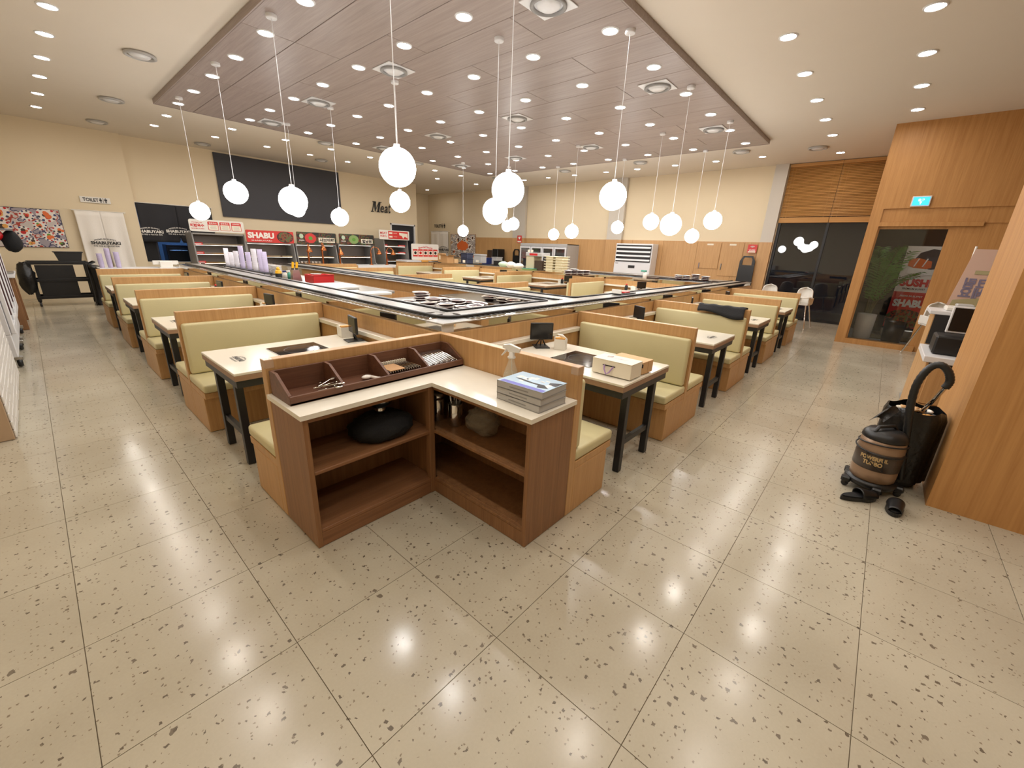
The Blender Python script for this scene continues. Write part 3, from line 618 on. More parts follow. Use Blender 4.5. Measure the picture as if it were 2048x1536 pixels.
MB().box(12.215, 12.245, 3.3, 12, .95, 1.13, 'mirror').build('mirror_skirt', ie)
# rails and crescent belt plates
cv = thing('sushi_conveyor', 'sushi conveyor track with grey crescent plates between black rails', 'conveyor', (2.6, 3.1, ZT))
def corner(p, q, r, n=6):      # quarter turn from p to q round corner point
    return [(r[0]+(p[0]-r[0])*(1-math.sin(a))+(q[0]-r[0])*(1-math.cos(a)), r[1]+(p[1]-r[1])*(1-math.sin(a))+(q[1]-r[1])*(1-math.cos(a))) for a in [math.pi/2*i/n for i in range(n+1)]]
def rail(pts, r=.014): MB().tube([(x, y, ZT+.006) for x, y in pts], r, 'rail', 6).build('rail', cv)
rail([(2.31, 12.0)]+corner((2.31, 2.97), (2.47, 2.81), (2.31, 2.81))+[(12.65, 2.81)], .017)
rail([(2.61, 12.0)]+corner((2.61, 3.19), (2.69, 3.11), (2.61, 3.11))+corner((4.16, 3.11), (4.24, 3.19), (4.24, 3.11))+[(4.24, 12.25)], .017)
rail([(4.43, 12.2), (4.43, 3.10)], .011)
rail([(4.82, 12.25)]+corner((4.82, 3.22), (4.93, 3.13), (4.82, 3.13))+corner((10.85, 3.13), (10.98, 3.25), (10.98, 3.13))+[(10.98, 14.2)])
rail([(11.28, 14.2)]+corner((11.28, 3.22), (11.36, 3.13), (11.28, 3.13))+[(12.65, 3.13)], .012)
def crescent():
    m = MB(); R, p, n = .15, .100, 8; w = .118
    th = math.asin(w/R); pts = [(R*math.cos(a)-R, R*math.sin(a)) for a in [th-2*th*i/n for i in range(n+1)]]
    poly = pts+[(x-p, y) for x, y in reversed(pts)]
    return m.prism(poly, 2, 0, .006, 'belt')
cme = None; path = [(2.46, y) for y in np.arange(11.9, 3.2, -.104)]
spots = [(2.46, y, -math.pi/2) for y in np.arange(11.9, 3.10, -.104)]
spots += [(2.46+.14*(1-math.cos(a)), 3.10-.14*math.sin(a), -math.pi/2+a) for a in (.45, 1.1)]
spots += [(x, 2.96, 0) for x in np.arange(2.68, 12.6, .104)]
spots += [(4.63, y, math.pi/2) for y in np.arange(3.2, 12.2, .104)]
mbs = MB()
for i, (x, y, a) in enumerate(sorted(spots, key=lambda s: s[0]**2+s[1]**2)):
    if i < 295:
        if cme is None: o = crescent().build('belt_plate', cv, False); cme = o.data
        else: o = bpy.data.objects.new('belt_plate', cme); COL.objects.link(o); o.parent = cv
        o.location = (x-2.6, y-3.1, -.001); o.rotation_euler = (0, 0, a)
for y in np.arange(3.3, 14.1, .21): mbs.box(11.02, 11.24, y, y+.2, ZT, ZT+.005, 'belt')
mbs.build('far_belt_plates', cv)['kind'] = 'stuff'
rb = MB()
for y in np.arange(2.9, 11.9, .07): rb.box(2.17, 2.285, y, y+.035, ZT-.003, ZT+.001, 'mirror')
for x in np.arange(2.5, 9, .07): rb.box(x, x+.035, 2.67, 2.785, ZT-.003, ZT+.001, 'mirror')
rb.build('reflection_ribs', cv)['kind'] = 'stuff'  # mirror ribs shaped to stand in for the striped reflection beside the rail
# ------------------------------------------------------------------ corner shelf with cutlery box
sh = thing('corner_shelf', 'L-shaped dark walnut open shelf with white top in the centre foreground', 'shelf unit', (1.65, 2.16, 0))
ct = MB(); ct.slab([(.765, 2.14, .845), (1.632, 2.14, .845), (1.632, 1.265, .845), (2.088, 1.265, .845), (2.088, 2.612, .845), (.765, 2.612, .845)], (0, 0, 1), .028, 'quartz'); ct.build('worktop', sh)
MB().box(.782, .812, 2.162, 2.612, .004, .843, 'walnut', .002).build('end_panel', sh)
MB().box(1.652, 2.088, 1.282, 1.312, .004, .843, 'walnut', .002).build('end_panel', sh)
MB().box(.813, 2.088, 2.592, 2.612, .004, .843, 'walnut').build('back_panel', sh)
MB().box(2.068, 2.088, 1.313, 2.591, .004, .843, 'walnut').build('back_panel', sh)
MB().box(1.62, 1.665, 2.162, 2.207, .004, .843, 'walnut', .002).build('corner_post', sh)
MB().box(1.66, 1.68, 2.207, 2.591, .004, .843, 'walnut').build('divider', sh)
for z in (.486, .10):
    MB().box(.813, 1.659, 2.165, 2.591, z, z+.022, 'walnutx', .002).build('shelf', sh)
    MB().box(1.681, 2.067, 1.313, 2.591, z, z+.022, 'walnut', .002).build('shelf', sh)
    MB().box(1.655, 1.681, 1.313, 2.16, z, z+.022, 'walnut', .002).build('shelf_lip', sh)
MB().box(.813, 1.619, 2.166, 2.19, .004, .099, 'walnutx').build('plinth', sh)
MB().box(1.656, 1.68, 1.313, 2.161, .004, .099, 'walnut').build('plinth', sh)
MB().box(.813, 1.619, 2.166, 2.19, .815, .843, 'walnutx').build('top_rail', sh); MB().box(1.656, 1.68, 1.313, 2.161, .815, .843, 'walnut').build('top_rail', sh)
ZW = .8735
tr = thing('cutlery_box', 'long dark wooden cutlery box with four open compartments on the white top', 'cutlery box', (.78, 2.32, ZW))
MB().box(.79, 2.08, 2.32, 2.595, ZW, ZW+.012, 'tray').build('bottom', tr)
MB().box(.79, 2.08, 2.32, 2.333, ZW, ZW+.052, 'tray', .002).build('front_board', tr)
MB().box(.79, 2.08, 2.583, 2.598, ZW, ZW+.147, 'tray', .002).build('back_board', tr)
for x in (.79, 1.105, 1.42, 1.745, 2.066): MB().prism([(2.333, ZW+.012), (2.333, ZW+.055), (2.50, ZW+.15), (2.583, ZW+.15), (2.583, ZW+.012)], 0, x, x+.016, 'tray').build('divider', tr)
# cutlery
def spoon(n, lab, loc, rot, grp, m='chrome', L=.135, fork=False):
    o = MB(); o.tube([(0, 0, .004), (L*.35, 0, .006), (L*.7, 0, .009), (L*.78, 0, .008)], [.005, .004, .0028, .003], m, 6)
    if fork:
        o.box(L*.76, L*.86, -.011, .011, .006, .0085, m)
        for y in (-.0095, -.0032, .0032, .0095): o.box(L*.86, L*1.04, y-.0014, y+.0014, .006, .0085, m)
    else: o.ball((L*.89, 0, .008), .021, m, 12, 6, (1.25, .85, .28))
    b = o.build(n); b.location = loc; b.rotation_euler = rot
    return tag(b, lab, 'cutlery', grp)
zc = ZW+.014; sp = None
for i in range(8):
    a = random.uniform(-.9, 2.4)
    if sp is None: sp = spoon('spoon', 'loose steel spoon heaped in the leftmost compartment of the cutlery box', (1.0, 2.42, zc), (0, 0, a), 'spoons in the leftmost compartment')
    else: c = sp.copy(); COL.objects.link(c); c.location = (.985+random.uniform(-.04, .03), 2.42+random.uniform(-.03, .03), zc+i*.0055); c.rotation_euler = (random.uniform(-.12, .12), random.uniform(-.2, .1), a)
tag(MB().ball((1.33, 2.45, zc+.017), .034, 'dishw', 14, 7, (1.1, .8, .42)).tube([(1.35, 2.43, zc+.02), (1.37, 2.41, zc+.012), (1.395, 2.375, zc+.006)], [.011, .012, .015], 'dishw', 8).build('ladle_spoon'), 'white soup spoon alone in the second compartment of the cutlery box', 'cutlery')
for k in range(14):
    x = 1.448+k*.0185; o = tag(MB().box(x, x+.006, 2.345, 2.53, zc+.022, zc+.052, 'chrome', .002).box(x-.001, x+.007, 2.53, 2.556, zc, zc+.066, 'paper').build('wrapped_fork'), 'paper-collared steel fork in the third compartment, %s from the left' % ORD[k], 'cutlery', 'forks in the third compartment')
tag(MB().box(1.45, 1.57, 2.35, 2.50, zc+.0525, zc+.057, 'kraft').build('napkin_sheet'), 'brown paper lying on the forks in the third compartment', 'paper')
for k in range(16):
    x = 1.775+k*.0175; o = tag(MB().tube([(x, 2.342, zc+.03+(k % 3)*.006), (x+.004, 2.45, zc+.048+(k % 3)*.006), (x+.002, 2.575, zc+.07)], .0075, 'chrome', 6).build('steel_chopstick'), 'steel chopstick in the rightmost compartment, %s from the left' % ORD[k], 'cutlery', 'chopsticks in the rightmost compartment')
# books, spray bottle
bk = [(1.803, 1.935, 0.0), (1.80, 1.93, .002), (1.806, 1.938, -.01)]
for k in range(3):
    z0 = ZW+k*.042
    t = thing('thick_book', ['bottom book of the grey stack on the white shelf top', 'middle book of the grey stack on the white shelf top', 'top book of the stack, cover with a dark bird and blue bands'][k], 'book', (1.865, 1.46, z0), math.radians(-2+2*k), 'books stacked on the white shelf top')
    MB().box(-.125, .125, -.168, .168, .003, .039, 'lgrey').build('pages', t, False)
    MB().box(-.128, .128, -.171, .171, 0, .003, 'grey').box(-.128, -.125, -.171, .171, 0, .042, 'lgrey').build('cover', t, False)
    tp = MB().box(-.128, .128, -.171, .171, .039, .0415, 'bluel' if k == 2 else 'lgrey').build('front_cover', t, False)
    MB().box(-.1285, -.128, -.07, .07, .016, .024, 'grey').build('spine_title', t, False)
    if k == 2:
        MB().box(-.124, -.085, -.165, .15, .0416, .042, 'bluep').build('blue_band', tp, False)
        MB().slab([(-.05, -.155, .0417), (-.01, -.1, .0417), (-.015, -.02, .0417), (.0, .08, .0417), (-.012, .12, .0417), (-.03, .02, .0417), (-.035, -.07, .0417), (-.075, -.09, .0417)], (0, 0, 1), .0006, 'ink').build('bird_print', tp, False)
        MB().slab([(.01, -.165, .0417), (.09, -.165, .0417), (.05, -.10, .0417), (.02, -.11, .0417)], (0, 0, 1), .0006, 'navyb').build('tail_print', tp, False)
        w = MB()
        for q in range(9): w.box(-.06+random.uniform(0, .15), -.04+random.uniform(.0, .16), (yy := random.uniform(-.15, .1)), yy+.03, .0416, .0418, 'wink')
        w.build('foam_print', tp, False)['kind'] = 'stuff'
sb = thing('spray_bottle', 'clear spray bottle half full of water beside the books', 'spray bottle', (2.0, 1.75, ZW))
MB().lathe([(.0, 0), (.05, 0), (.058, .01), (.057, .05), (.045, .10), (.028, .145), (.02, .175), (.02, .195)], (2.0, 1.75, ZW), 'bottle', 18).build('bottle', sb)
MB().lathe([(.0, .006), (.05, .006), (.053, .05), (.043, .095), (.0, .095)], (2.0, 1.75, ZW), mat('water', (190, 176, 140), .05, alpha=.35), 16).build('water', sb)
MB().lathe([(.0, .19), (.027, .19), (.027, .2), (.019, .205), (.019, .235), (.0, .235)], (2.0, 1.75, ZW), 'white', 14).build('collar', sb)
_c = lambda p: (2.0+p[0]*.45-p[0]*0, 1.75+p[0]*.9, ZW+p[1])
hd = MB(); hd.slab([(2.0-.012+p[0]*-.35, 1.75-.012+p[0]*.94, ZW+p[1]) for p in ((-.05, .235), (.03, .232), (.034, .25), (.068, .256), (.066, .276), (.02, .285), (-.055, .262))], (.94, .35, 0), .028, 'white'); hd.build('trigger_head', sb)
MB().tube([(2.0-.35*.035, 1.75+.94*.035, ZW+.25), (2.0-.35*.05, 1.75+.94*.05, ZW+.225), (2.0-.35*.072, 1.75+.94*.072, ZW+.20)], [.009, .007, .004], 'white', 6).build('trigger', sb)
MB().tube([(2.0, 1.75, ZW+.2), (2.005, 1.748, ZW+.1), (2.02, 1.74, ZW+.02)], .003, 'white', 5).build('dip_tube', sb)
# inside the shelf
Z2 = .509
pt = thing('steel_pot', 'upturned shiny steel bowl on dark cloth on the left shelf', 'pot', (1.36, 2.36, Z2+.16))
MB().lathe([(.0, .0), (.035, .0), (.036, .03), (.03, .035), (.075, .07), (.095, .11), (.09, .135), (.0, .135)], (1.36, 2.36, Z2+.16), 'chrome', 22).build('bowl', pt)
cl = random.Random(4); tag(MB().ball((1.36, 2.36, Z2+.065), .21, 'blackc', 30, 14, (1.05, .86, .45), .07, cl).sit(Z2+.002).build('black_cloth_pile'), 'heap of black cloth on the middle shelf of the left arm', 'cloth')
for k, (x, y) in enumerate(((1.80, 2.30), (1.83, 2.13))):
    t = thing('steel_canister', ['steel canister nearest the corner post on the right shelf', 'steel canister holding metal straws on the right shelf'][k], 'canister', (x, y, Z2))
    MB().lathe([(.0, .0), (.048, 0), (.052, .006), (.052, .165), (.049, .168), (.047, .02), (.0, .02)], (x, y, Z2), 'chrome', 24).build('cup', t)
    if k == 0: MB().lathe([(.0, .21), (.04, .21), (.053, .2), (.053, .172), (.0, .172)], (x, y, Z2), 'chrome', 24).build('lid', t)
for q in range(6):
    a = q*1.05; b = MB().tube([(1.83+.02*math.cos(a), 2.13+.02*math.sin(a), Z2+.022), (1.83+.045*math.cos(a), 2.13+.045*math.sin(a), Z2+.275)], .0035, 'chrome', 6).build('metal_straw')
    tag(b, 'thin metal straw standing in the steel canister', 'straw', 'straws in the steel canister')
rb = random.Random(9); tag(MB().ball((1.88, 1.89, Z2+.085), .105, 'film', 26, 14, (1, 1.2, .95), .17, rb).sit(Z2+.002).build('plastic_bag'), 'crumpled clear plastic bag beside the steel canisters', 'bag')
# ------------------------------------------------------------------ on the tables
def tablet(label, loc, rot):
    t = thing('ordering_tablet', label, 'tablet', loc, rot, 'ordering tablets on the booth tables')
    MB().box(-.085, .085, -.075, .075, 0, .008, 'blackp', .003).build('foot_plate', t, False)
    for s in (-1, 0, 1): MB().tube([(.02, s*.05, .008), (.012, s*.035, .04), (0, s*.015, .075), (-.008, s*.01, .12)], .0065, 'blackp', 6).build('stand_leg', t, False)
    b = MB(); b.box(-.012, .012, -.118, .118, .075, .245, 'blackp', .006); o = b.build('housing', t, False)
    MB().box(-.0142, -.0122, -.106, .106, .086, .234, 'screen').build('display', o, False)
    return t
def rotz(o, tilt): o.rotation_euler = (0, tilt, o.rotation_euler[2]); return o
tz = .821
tab0 = tablet('ordering tablet on the nearest left-aisle table, seen from the side', (1.99, 3.86, tz), math.radians(-11))
clone(tab0, (3.27, 2.47, tz), math.radians(52), 'black ordering tablet facing the camera on the nearest right-aisle table')
for k, (x, y, r) in enumerate(((2.0, 6.1, 8), (2.0, 8.3, 4), (2.0, 10.5, 2))): clone(tab0, (x, y, tz), math.radians(r), 'ordering tablet on the %s table from the front along the left aisle' % ORD[k+1])
for k, (x, y, r) in enumerate(((5.5, 2.47, 150), (7.62, 2.47, 110), (9.8, 2.47, 120))): clone(tab0, (x, y, tz), math.radians(r), 'ordering tablet on the %s table from the front along the right aisle' % ORD[k+1])
for k, (x, y, r) in enumerate(((10.5, 4.75, 40), (10.55, 7.1, 40), (10.55, 9.75, 40))): clone(tab0, (x, y, tz), math.radians(r), 'ordering tablet on the %s table from the front at the far conveyor leg' % ORD[k])
def caddy(label, loc, rot, rib=False):
    t = thing('napkin_caddy', label, 'caddy', loc, rot, 'white napkin caddies')
    m = MB(); w, d, h, e = .075, .058, .105, .006
    m.box(-w, w, -d, d, 0, e, 'white').box(-w, w, -d, -d+e, e, h, 'white', .002).box(-w, w, d-e, d, e, h, 'white', .002).box(-w, -w+e, -d+e, d-e, e, h, 'white').box(w-e, w, -d+e, d-e, e, h, 'white').box(-e/2, e/2, -d+e, d-e, e, h*.95, 'white'); m.build('tub', t, False)
    MB().box(-w+.012, -.006, -d+.01, d-.01, e, h+.012, 'orangec').build('napkins', t, False)
    MB().box(.008, w-.012, -d+.01, d-.01, e, h+.004, 'paper').build('wet_wipes', t, False)
    if rib: MB().tube([(-.01, -d-.004, .002), (-.01, -d-.005, .1), (-.01, -.02, .128), (.0, .03, .14)], [.01, .01, .016, .009], 'white', 6).build('paper_strip', t, False)
    return t
cd = caddy('white caddy with napkins on the nearest right-aisle table', (3.36, 2.30, tz), math.radians(35), True)
c2 = caddy('white napkin caddy beside the tablet on the nearest left-aisle table', (2.02, 4.1, tz), math.radians(80))
for k, (x, y) in enumerate(((2.0, 6.25), (2.0, 8.5))): clone(c2, (x, y, tz), math.radians(85), 'napkin caddy on the %s table from the front along the left aisle' % ORD[k+1])
for k, y in enumerate((5.0, 7.4, 10.05)): clone(c2, (10.62, y, tz), math.radians(80), 'white napkin caddy on the %s table from the front at the far conveyor leg' % ORD[k])
for k, (x, y) in enumerate(((10.45, 5.15), (10.5, 7.28), (2.03, 8.65))):
    t = thing('sauce_bottle', ['dark sauce bottle on the nearest table at the far conveyor leg', 'dark sauce bottle beside the second tablet at the far conveyor leg', 'dark sauce bottle on the third left-aisle table'][k], 'bottle', (x, y, tz))
    MB().lathe([(.0, 0), (.04, 0), (.042, .01), (.042, .1), (.022, .13), (.0, .13)], (x, y, tz), 'blackp', 14).build('bottle', t); MB().lathe([(.0, .16), (.022, .16), (.024, .13), (.0, .13)], (x, y, tz), 'red', 12).build('cap', t)
# gift box with ribbon, brown carton
gb = thing('gift_box', 'long white gift box with lilac ribbon handle on the nearest right-aisle table', 'box', (2.965, 1.46, .8275), 0)
MB().box(-.095, .095, -.17, .17, 0, .118, 'paper', .002).build('carton', gb, False)
MB().box(-.0965, .0965, -.171, .171, .119, .1215, 'paper').build('lid_panel', gb, False)
MB().box(-.0965, -.0955, -.035, .075, .073, .082, 'ink').build('handle_slot', gb, False)
MB().tube([(-.097, .06, .078), (-.115, .05, .05), (-.12, .028, .012), (-.115, .005, .03), (-.097, -.02, .078)], .006, 'lilac', 6).build('ribbon', gb, False)
p = MB(); letter(p, '감사합니다', (.01, -.03, .1216), (0, -1, 0), (1, 0, 0), .12, .03, 'lilac', .0, lift=.0006); p.tube([(.03, .10, .1225), (.05, .06, .1225), (.02, .05, .1225), (.0, .09, .1225)], .0015, 'lilac', 4, True); p.build('printed_flower', gb, False)
cb = thing('brown_carton', 'small brown cardboard carton behind the white gift box on the table', 'box', (3.19, 1.44, .8275), math.radians(-3))
MB().box(-.085, .085, -.15, .15, 0, .10, 'krafts', .002).build('carton', cb, False)
MB().box(-.09, -.0855, -.151, -.06, .055, .085, 'ink').build('label_strip', cb, False); MB().box(-.003, .003, -.1505, -.1499, .0, .1, 'kraft').build('flap_seam', cb, False)
# black cloth over the partition of the third right booth
def drape(u, v):
    s = u*.62; w = -.15+v*.34; y = 1.32+s; base = 6.43
    if w < 0: x = base-.047-.08*min(1, -w/.11)-.008*(1+math.sin(9*u+1)); z = 1.092+w*(.75+.25*math.sin(5*u+.6))
    elif w < .09: x = base-.045+w; z = 1.095+.006*math.sin(20*u)
    else: x = base+.05+.08*min(1, (w-.09)/.11)+.005*(1+math.sin(8*u)); z = 1.092-(w-.09)
    return (x, y+.02*math.sin(3*v), z)
o = MB().grid(drape, 22, 24, 'blackc').build('black_apron'); tag(o, 'black apron thrown over the partition of the right-aisle bench', 'apron')
md = o.modifiers.new('cloth', 'SOLIDIFY'); md.thickness = .008
# ------------------------------------------------------------------ dish pit behind the front conveyor
ZPIT = .985
pc = thing('prep_counter', 'steel work counter inside the conveyor loop holding piles of dishes', 'counter', (3.1, 5, 0))
MB().box(2.745, 3.95, 3.26, 5.5, ZPIT-.04, ZPIT-.001, 'steel', .004).build('steel_top', pc); MB().box(2.76, 3.9, 3.28, 5.45, .004, ZPIT-.041, 'oak').build('cabinet', pc)
ZP2 = 1.09
MB().box(2.765, 3.55, 5.505, 12.0, ZP2-.04, ZP2-.001, 'steel', .004).build('steel_top', pc); MB().box(2.77, 3.5, 5.51, 11.95, .004, ZP2-.041, 'oak').build('cabinet', pc)
# dishes: white rim, plum band and red pattern
def dish_me(r=.11):
    t = thing('patterned_dish', 'patterned dish', 'dish')
    MB().lathe([(.0, .004), (.06, .0), (.065, .006), (.075, .022), (r, .044), (r+.002, .048), (r-.006, .047), (.07, .027), (.0, .02)], (0, 0, 0), 'plum', 18).build('bowl', t)
    MB().lathe([(r+.003, .045), (r+.004, .05), (r-.012, .0505), (r-.022, .041)], (0, 0, 0), 'dishw', 18).build('rim', t)
    m = MB()
    for k in range(7):
        a = k*.9; m.box(.055*math.cos(a)-.012, .055*math.cos(a)+.012, .055*math.sin(a)-.009, .055*math.sin(a)+.009, .0255, .030, 'red' if k % 2 else 'dishw')
    m.build('painted_pattern', t); return t
dm = dish_me(); rd = random.Random(3); first = True
G = 'patterned dishes piled in the pit behind the front conveyor'; LB2 = 'red and white patterned dish piled in the pit behind the front conveyor corner'
spots = []
for (px, py, n) in ((792, 607, 1), (828, 610, 2), (858, 612, 3), (893, 615, 3), (843, 600, 5), (880, 603, 3), (915, 607, 3), (925, 616, 2), (950, 613, 2), (960, 608, 2), (868, 608, 4), (905, 600, 2), (938, 605, 2), (815, 603, 2)):
    p = on_z(px, py, ZPIT+.06)
    for q in range(n): spots.append((p[0]+rd.uniform(-.01, .01), p[1]+rd.uniform(-.01, .01), ZPIT+q*.03, rd.uniform(-.08, .08), len(set(s[4] for s in spots)) if q == 0 else spots[-1][4]))
for x, y, z, tl, sk in spots:
    LB2 = 'patterned dish in the %s pile behind the conveyor corner, %s from the bottom' % (ORD[sk], ORD[round((z-ZPIT)/.03)])
    if first: dm.location = (x, y, z); dm['label'] = LB2; dm['group'] = G; first = False; dd = dm
    else: clone(dm, (x, y, z), (tl if z > ZPIT+.01 else 0, 0, rd.uniform(0, 6)), LB2, G)
# plates in tall stacks and translucent cups, far end of the left conveyor
def plate_me():
    return tag(MB().lathe([(.0, .0), (.07, .0), (.11, .014), (.112, .018), (.07, .006), (.0, .006)], (0, 0, 0), 'dishw', 18).build('white_plate'), 'white plate in the stacks below the cups', 'plate', 'white plates stacked below the cups')
pm = plate_me(); first = True
for px in (500, 516, 530, 542, 553):
    p = (3.22, on_x(px, 548, 3.22)[1])
    for q in range(9):
        c = pm
        if not first: c = pm.copy(); COL.objects.link(c)
        first = False; c.location = (p[0], p[1], ZP2+q*.019); c['label'] = 'white plate in the %s stack below the cups, %s from the bottom' % (ORD[(500, 516, 530, 542, 553).index(px)], ORD[q])
def cupstack(label, p, n, violet, grp):
    t = thing('cup_stack', label, 'cups', p, 0, grp)
    m = MB().lathe([(.042, 0), (.048, .11), (.046, .11), (.040, .004), (.0, .004)], (0, 0, 0), 'cupp' if violet else 'cup', 14); me = None
    for q in range(n):
        if me is None: o = m.build('cup', t, False); me = o.data
        else: o = bpy.data.objects.new('cup', me); COL.objects.link(o); o.parent = t
        o.location = (0, 0, q*.038)
    return t
tro = thing('cup_rack', 'dark rack under the translucent cup stacks at the end of the left conveyor', 'rack', (0, 0, 0))
P0 = [(457, 533), (466, 535), (476, 536), (487, 537), (500, 538), (512, 538), (524, 539), (532, 539)]
H0 = [8, 6, 7, 10, 7, 9, 9, 8]
ZCUP = 1.15
ps = [(2.95, on_x(px, py, 2.95)[1], ZCUP) for px, py in P0]; xs = [p[0] for p in ps]; ys = [p[1] for p in ps]
tro.location = (sum(xs)/8, sum(ys)/8, ZP2)
rk = MB(); X0, X1, Y0, Y1 = min(xs)-.08, max(xs)+.08, min(ys)-.08, max(ys)+.08
rk.box(X0, X1, Y0, Y1, ZCUP-.02, ZCUP-.002, 'navyb'); ORG[tro.name] = Vector(tro.location); rk.build('shelf_board', tro)
rk = MB()
for x in (X0+.02, X1-.02):
    for y in (Y0+.02, Y1-.02): MB().box(x-.012, x+.012, y-.012, y+.012, ZP2, ZCUP-.021, 'black').build('leg', tro)
for k, (p, n) in enumerate(zip(ps, H0)): cupstack('%s stack of translucent cups from the left, above the white plates' % ORD[k], p, n, k in (3, 4, 6, 7), 'stacks of translucent cups by the left conveyor')
# yellow bottle, sprays, knives, red crate, boards
def at_pit(px, py, z=ZP2): return on_z(px, py, z)
p = at_pit(559, 561); t = thing('yellow_bottle', 'yellow squeeze bottle with dark label beside the plate stacks', 'bottle', p)
MB().lathe([(.0, 0), (.05, 0), (.052, .01), (.05, .15), (.03, .18), (.0, .18)], p, 'yellow', 14).build('bottle', t); MB().lathe([(.0, .225), (.012, .225), (.028, .2), (.03, .18), (.0, .18)], p, 'yellow', 12).build('cap', t); MB().lathe([(.0535, .05), (.053, .12)], p, 'ink', 14).build('label_band', t)
for k, px in enumerate((572, 580)):
    p = at_pit(px, 560); t = thing('cleaner_bottle', ['white cleaner bottle next to the yellow bottle', 'teal capped cleaner bottle right of the yellow bottle'][k], 'bottle', p)
    MB().lathe([(.0, 0), (.04, 0), (.04, .1), (.016, .13), (.0, .13)], p, 'white' if k == 0 else 'teal', 12).build('bottle', t); MB().box(p[0]-.04, p[0]+.015, p[1]-.014, p[1]+.014, p[2]+.131, p[2]+.16, 'blue' if k == 0 else 'white', .004).build('spray_head', t)
p = at_pit(592, 562); kb = thing('knife_block', 'steel knife block holding yellow-handled knives', 'knife block', p)
MB().prism([(p[0]-.07, ZP2), (p[0]+.09, ZP2), (p[0]+.05, ZP2+.19), (p[0]-.05, ZP2+.19)], 1, p[1]-.05, p[1]+.05, 'steel').build('block', kb)
for k in range(2):
    x = p[0]-.03+.065*k; t = thing('knife', ['left yellow-handled knife in the steel block', 'right yellow-handled knife in the steel block'][k], 'knife', (x, p[1], ZP2+.19))
    MB().prism([(x-.018, ZP2+.192), (x+.014, ZP2+.192), (x+.032, ZP2+.31), (x+.0, ZP2+.32)], 1, p[1]-.012, p[1]+.012, 'yellow').build('handle', t); MB().box(x-.02, x+.016, p[1]-.014, p[1]+.014, ZP2+.19, ZP2+.215, 'ink').build('bolster', t)
p = at_pit(640, 566); rc = thing('red_crate', 'red plastic crate with a white bowl leaning in it', 'crate', p)
x, y = p[0], p[1]; m = MB(); m.box(x-.16, x+.16, y-.16, y+.16, ZP2, ZP2+.01, 'dred')
for a in ((x-.17, x+.17, y-.17, y-.158), (x-.17, x+.17, y+.158, y+.17), (x-.17, x-.158, y-.158, y+.158), (x+.158, x+.17, y-.158, y+.158)): m.box(*a, ZP2+.01, ZP2+.14, 'dred', .003)
m.build('crate', rc); MB().tube([(x-.17, y-.175, ZP2+.14), (x+.17, y-.175, ZP2+.14)], .008, 'dred', 6).build('front_rim', rc)
tag(MB().lathe([(.0, 0), (.03, .0), (.085, .05), (.09, .055), (.03, .01), (.0, .01)], (x-.06, y-.02, ZP2+.1), 'dishw', 18).build('white_bowl'), 'white bowl sitting in the red crate', 'bowl')
for k, (a, b) in enumerate(((( 622, 571), (718, 578)), ((716, 589), (745, 592)))):
    p = at_pit(*a); q = at_pit(*b); y0, y1 = sorted((p[1], q[1]))
    t = tag(MB().box(2.80, 3.22, y0, y1, ZP2, ZP2+.035, 'white', .006).build('cutting_board'), ['long white cutting board in the pit beside the red crate', 'short white cutting board in the pit, nearer the dishes'][k], 'board')
# far side: bins, bags and trays on the far conveyor leg
def crate(label, px, py, w, h, d, m, X=11.3, cat='crate', nm='navy_crate', n=1):
    x, y, z = on_z(px, py, ZT+.02); t = thing(nm, label, cat, (x, y, ZT+.018))
    for k in range(n):
        z0 = ZT+.018+k*h/n; MB().box(x-d/2, x+d/2, y-w/2, y+w/2, z0+.004, z0+h/n*.8, m, .008).build('bin', t); MB().box(x-d/2-.012, x+d/2+.012, y-w/2-.012, y+w/2+.012, z0+h/n*.81, z0+h/n, m, .006).build('bin_rim', t)
    MB().box(x-d/2-.003, x-d/2, y-w*.2, y+w*.2, ZT+.05, ZT+.05+h*.25, 'paper').build('paper_label', t)
    return t
crate('stack of dark blue bins standing on the far counter left of the grey box', 934, 527, .34, .38, .3, 'navy', n=2)
crate('pale grey box on the far counter right of the blue bins', 960, 526, .42, .34, .3, 'lgrey', nm='grey_box', cat='box')
def carton(label, px, py, w, h, d, m='kraft', z=None, open_=False):
    x, y, z = on_z(px, py, ZT+.02 if z is None else z); t = thing('cardboard_box', label, 'box', (x, y, z), 0, 'cardboard boxes on the far counter')
    MB().box(x-d/2, x+d/2, y-w/2, y+w/2, z, z+h, m, .003).build('carton', t)
    if open_:
        MB().slab([(x-d/2, y-w/2, z+h), (x-d/2, y+w/2, z+h), (x-d/2-.1, y+w/2, z+h+.06), (x-d/2-.1, y-w/2, z+h+.06)], (0, 0, 1), .006, m).build('flap', t)
        MB().slab([(x-d/2, y-w/2, z+h), (x+d/2, y-w/2, z+h), (x+d/2, y-w/2-.12, z+h+.04), (x-d/2, y-w/2-.12, z+h+.04)], (0, 0, 1), .006, m).build('flap', t)
    else: MB().box(x-d/2-.002, x-d/2, y-.03, y+.03, z+h*.3, z+h*.75, 'paper').build('paper_label', t)
    return t
carton('upright brown cardboard box on the far counter by the restroom curtain', 884, 524, .24, .32, .2)
carton('open brown cardboard box on the far counter', 895, 526, .34, .24, .3, open_=True)
carton('small tan cardboard box right of the open brown box', 909, 526, .22, .14, .2, 'krafts')
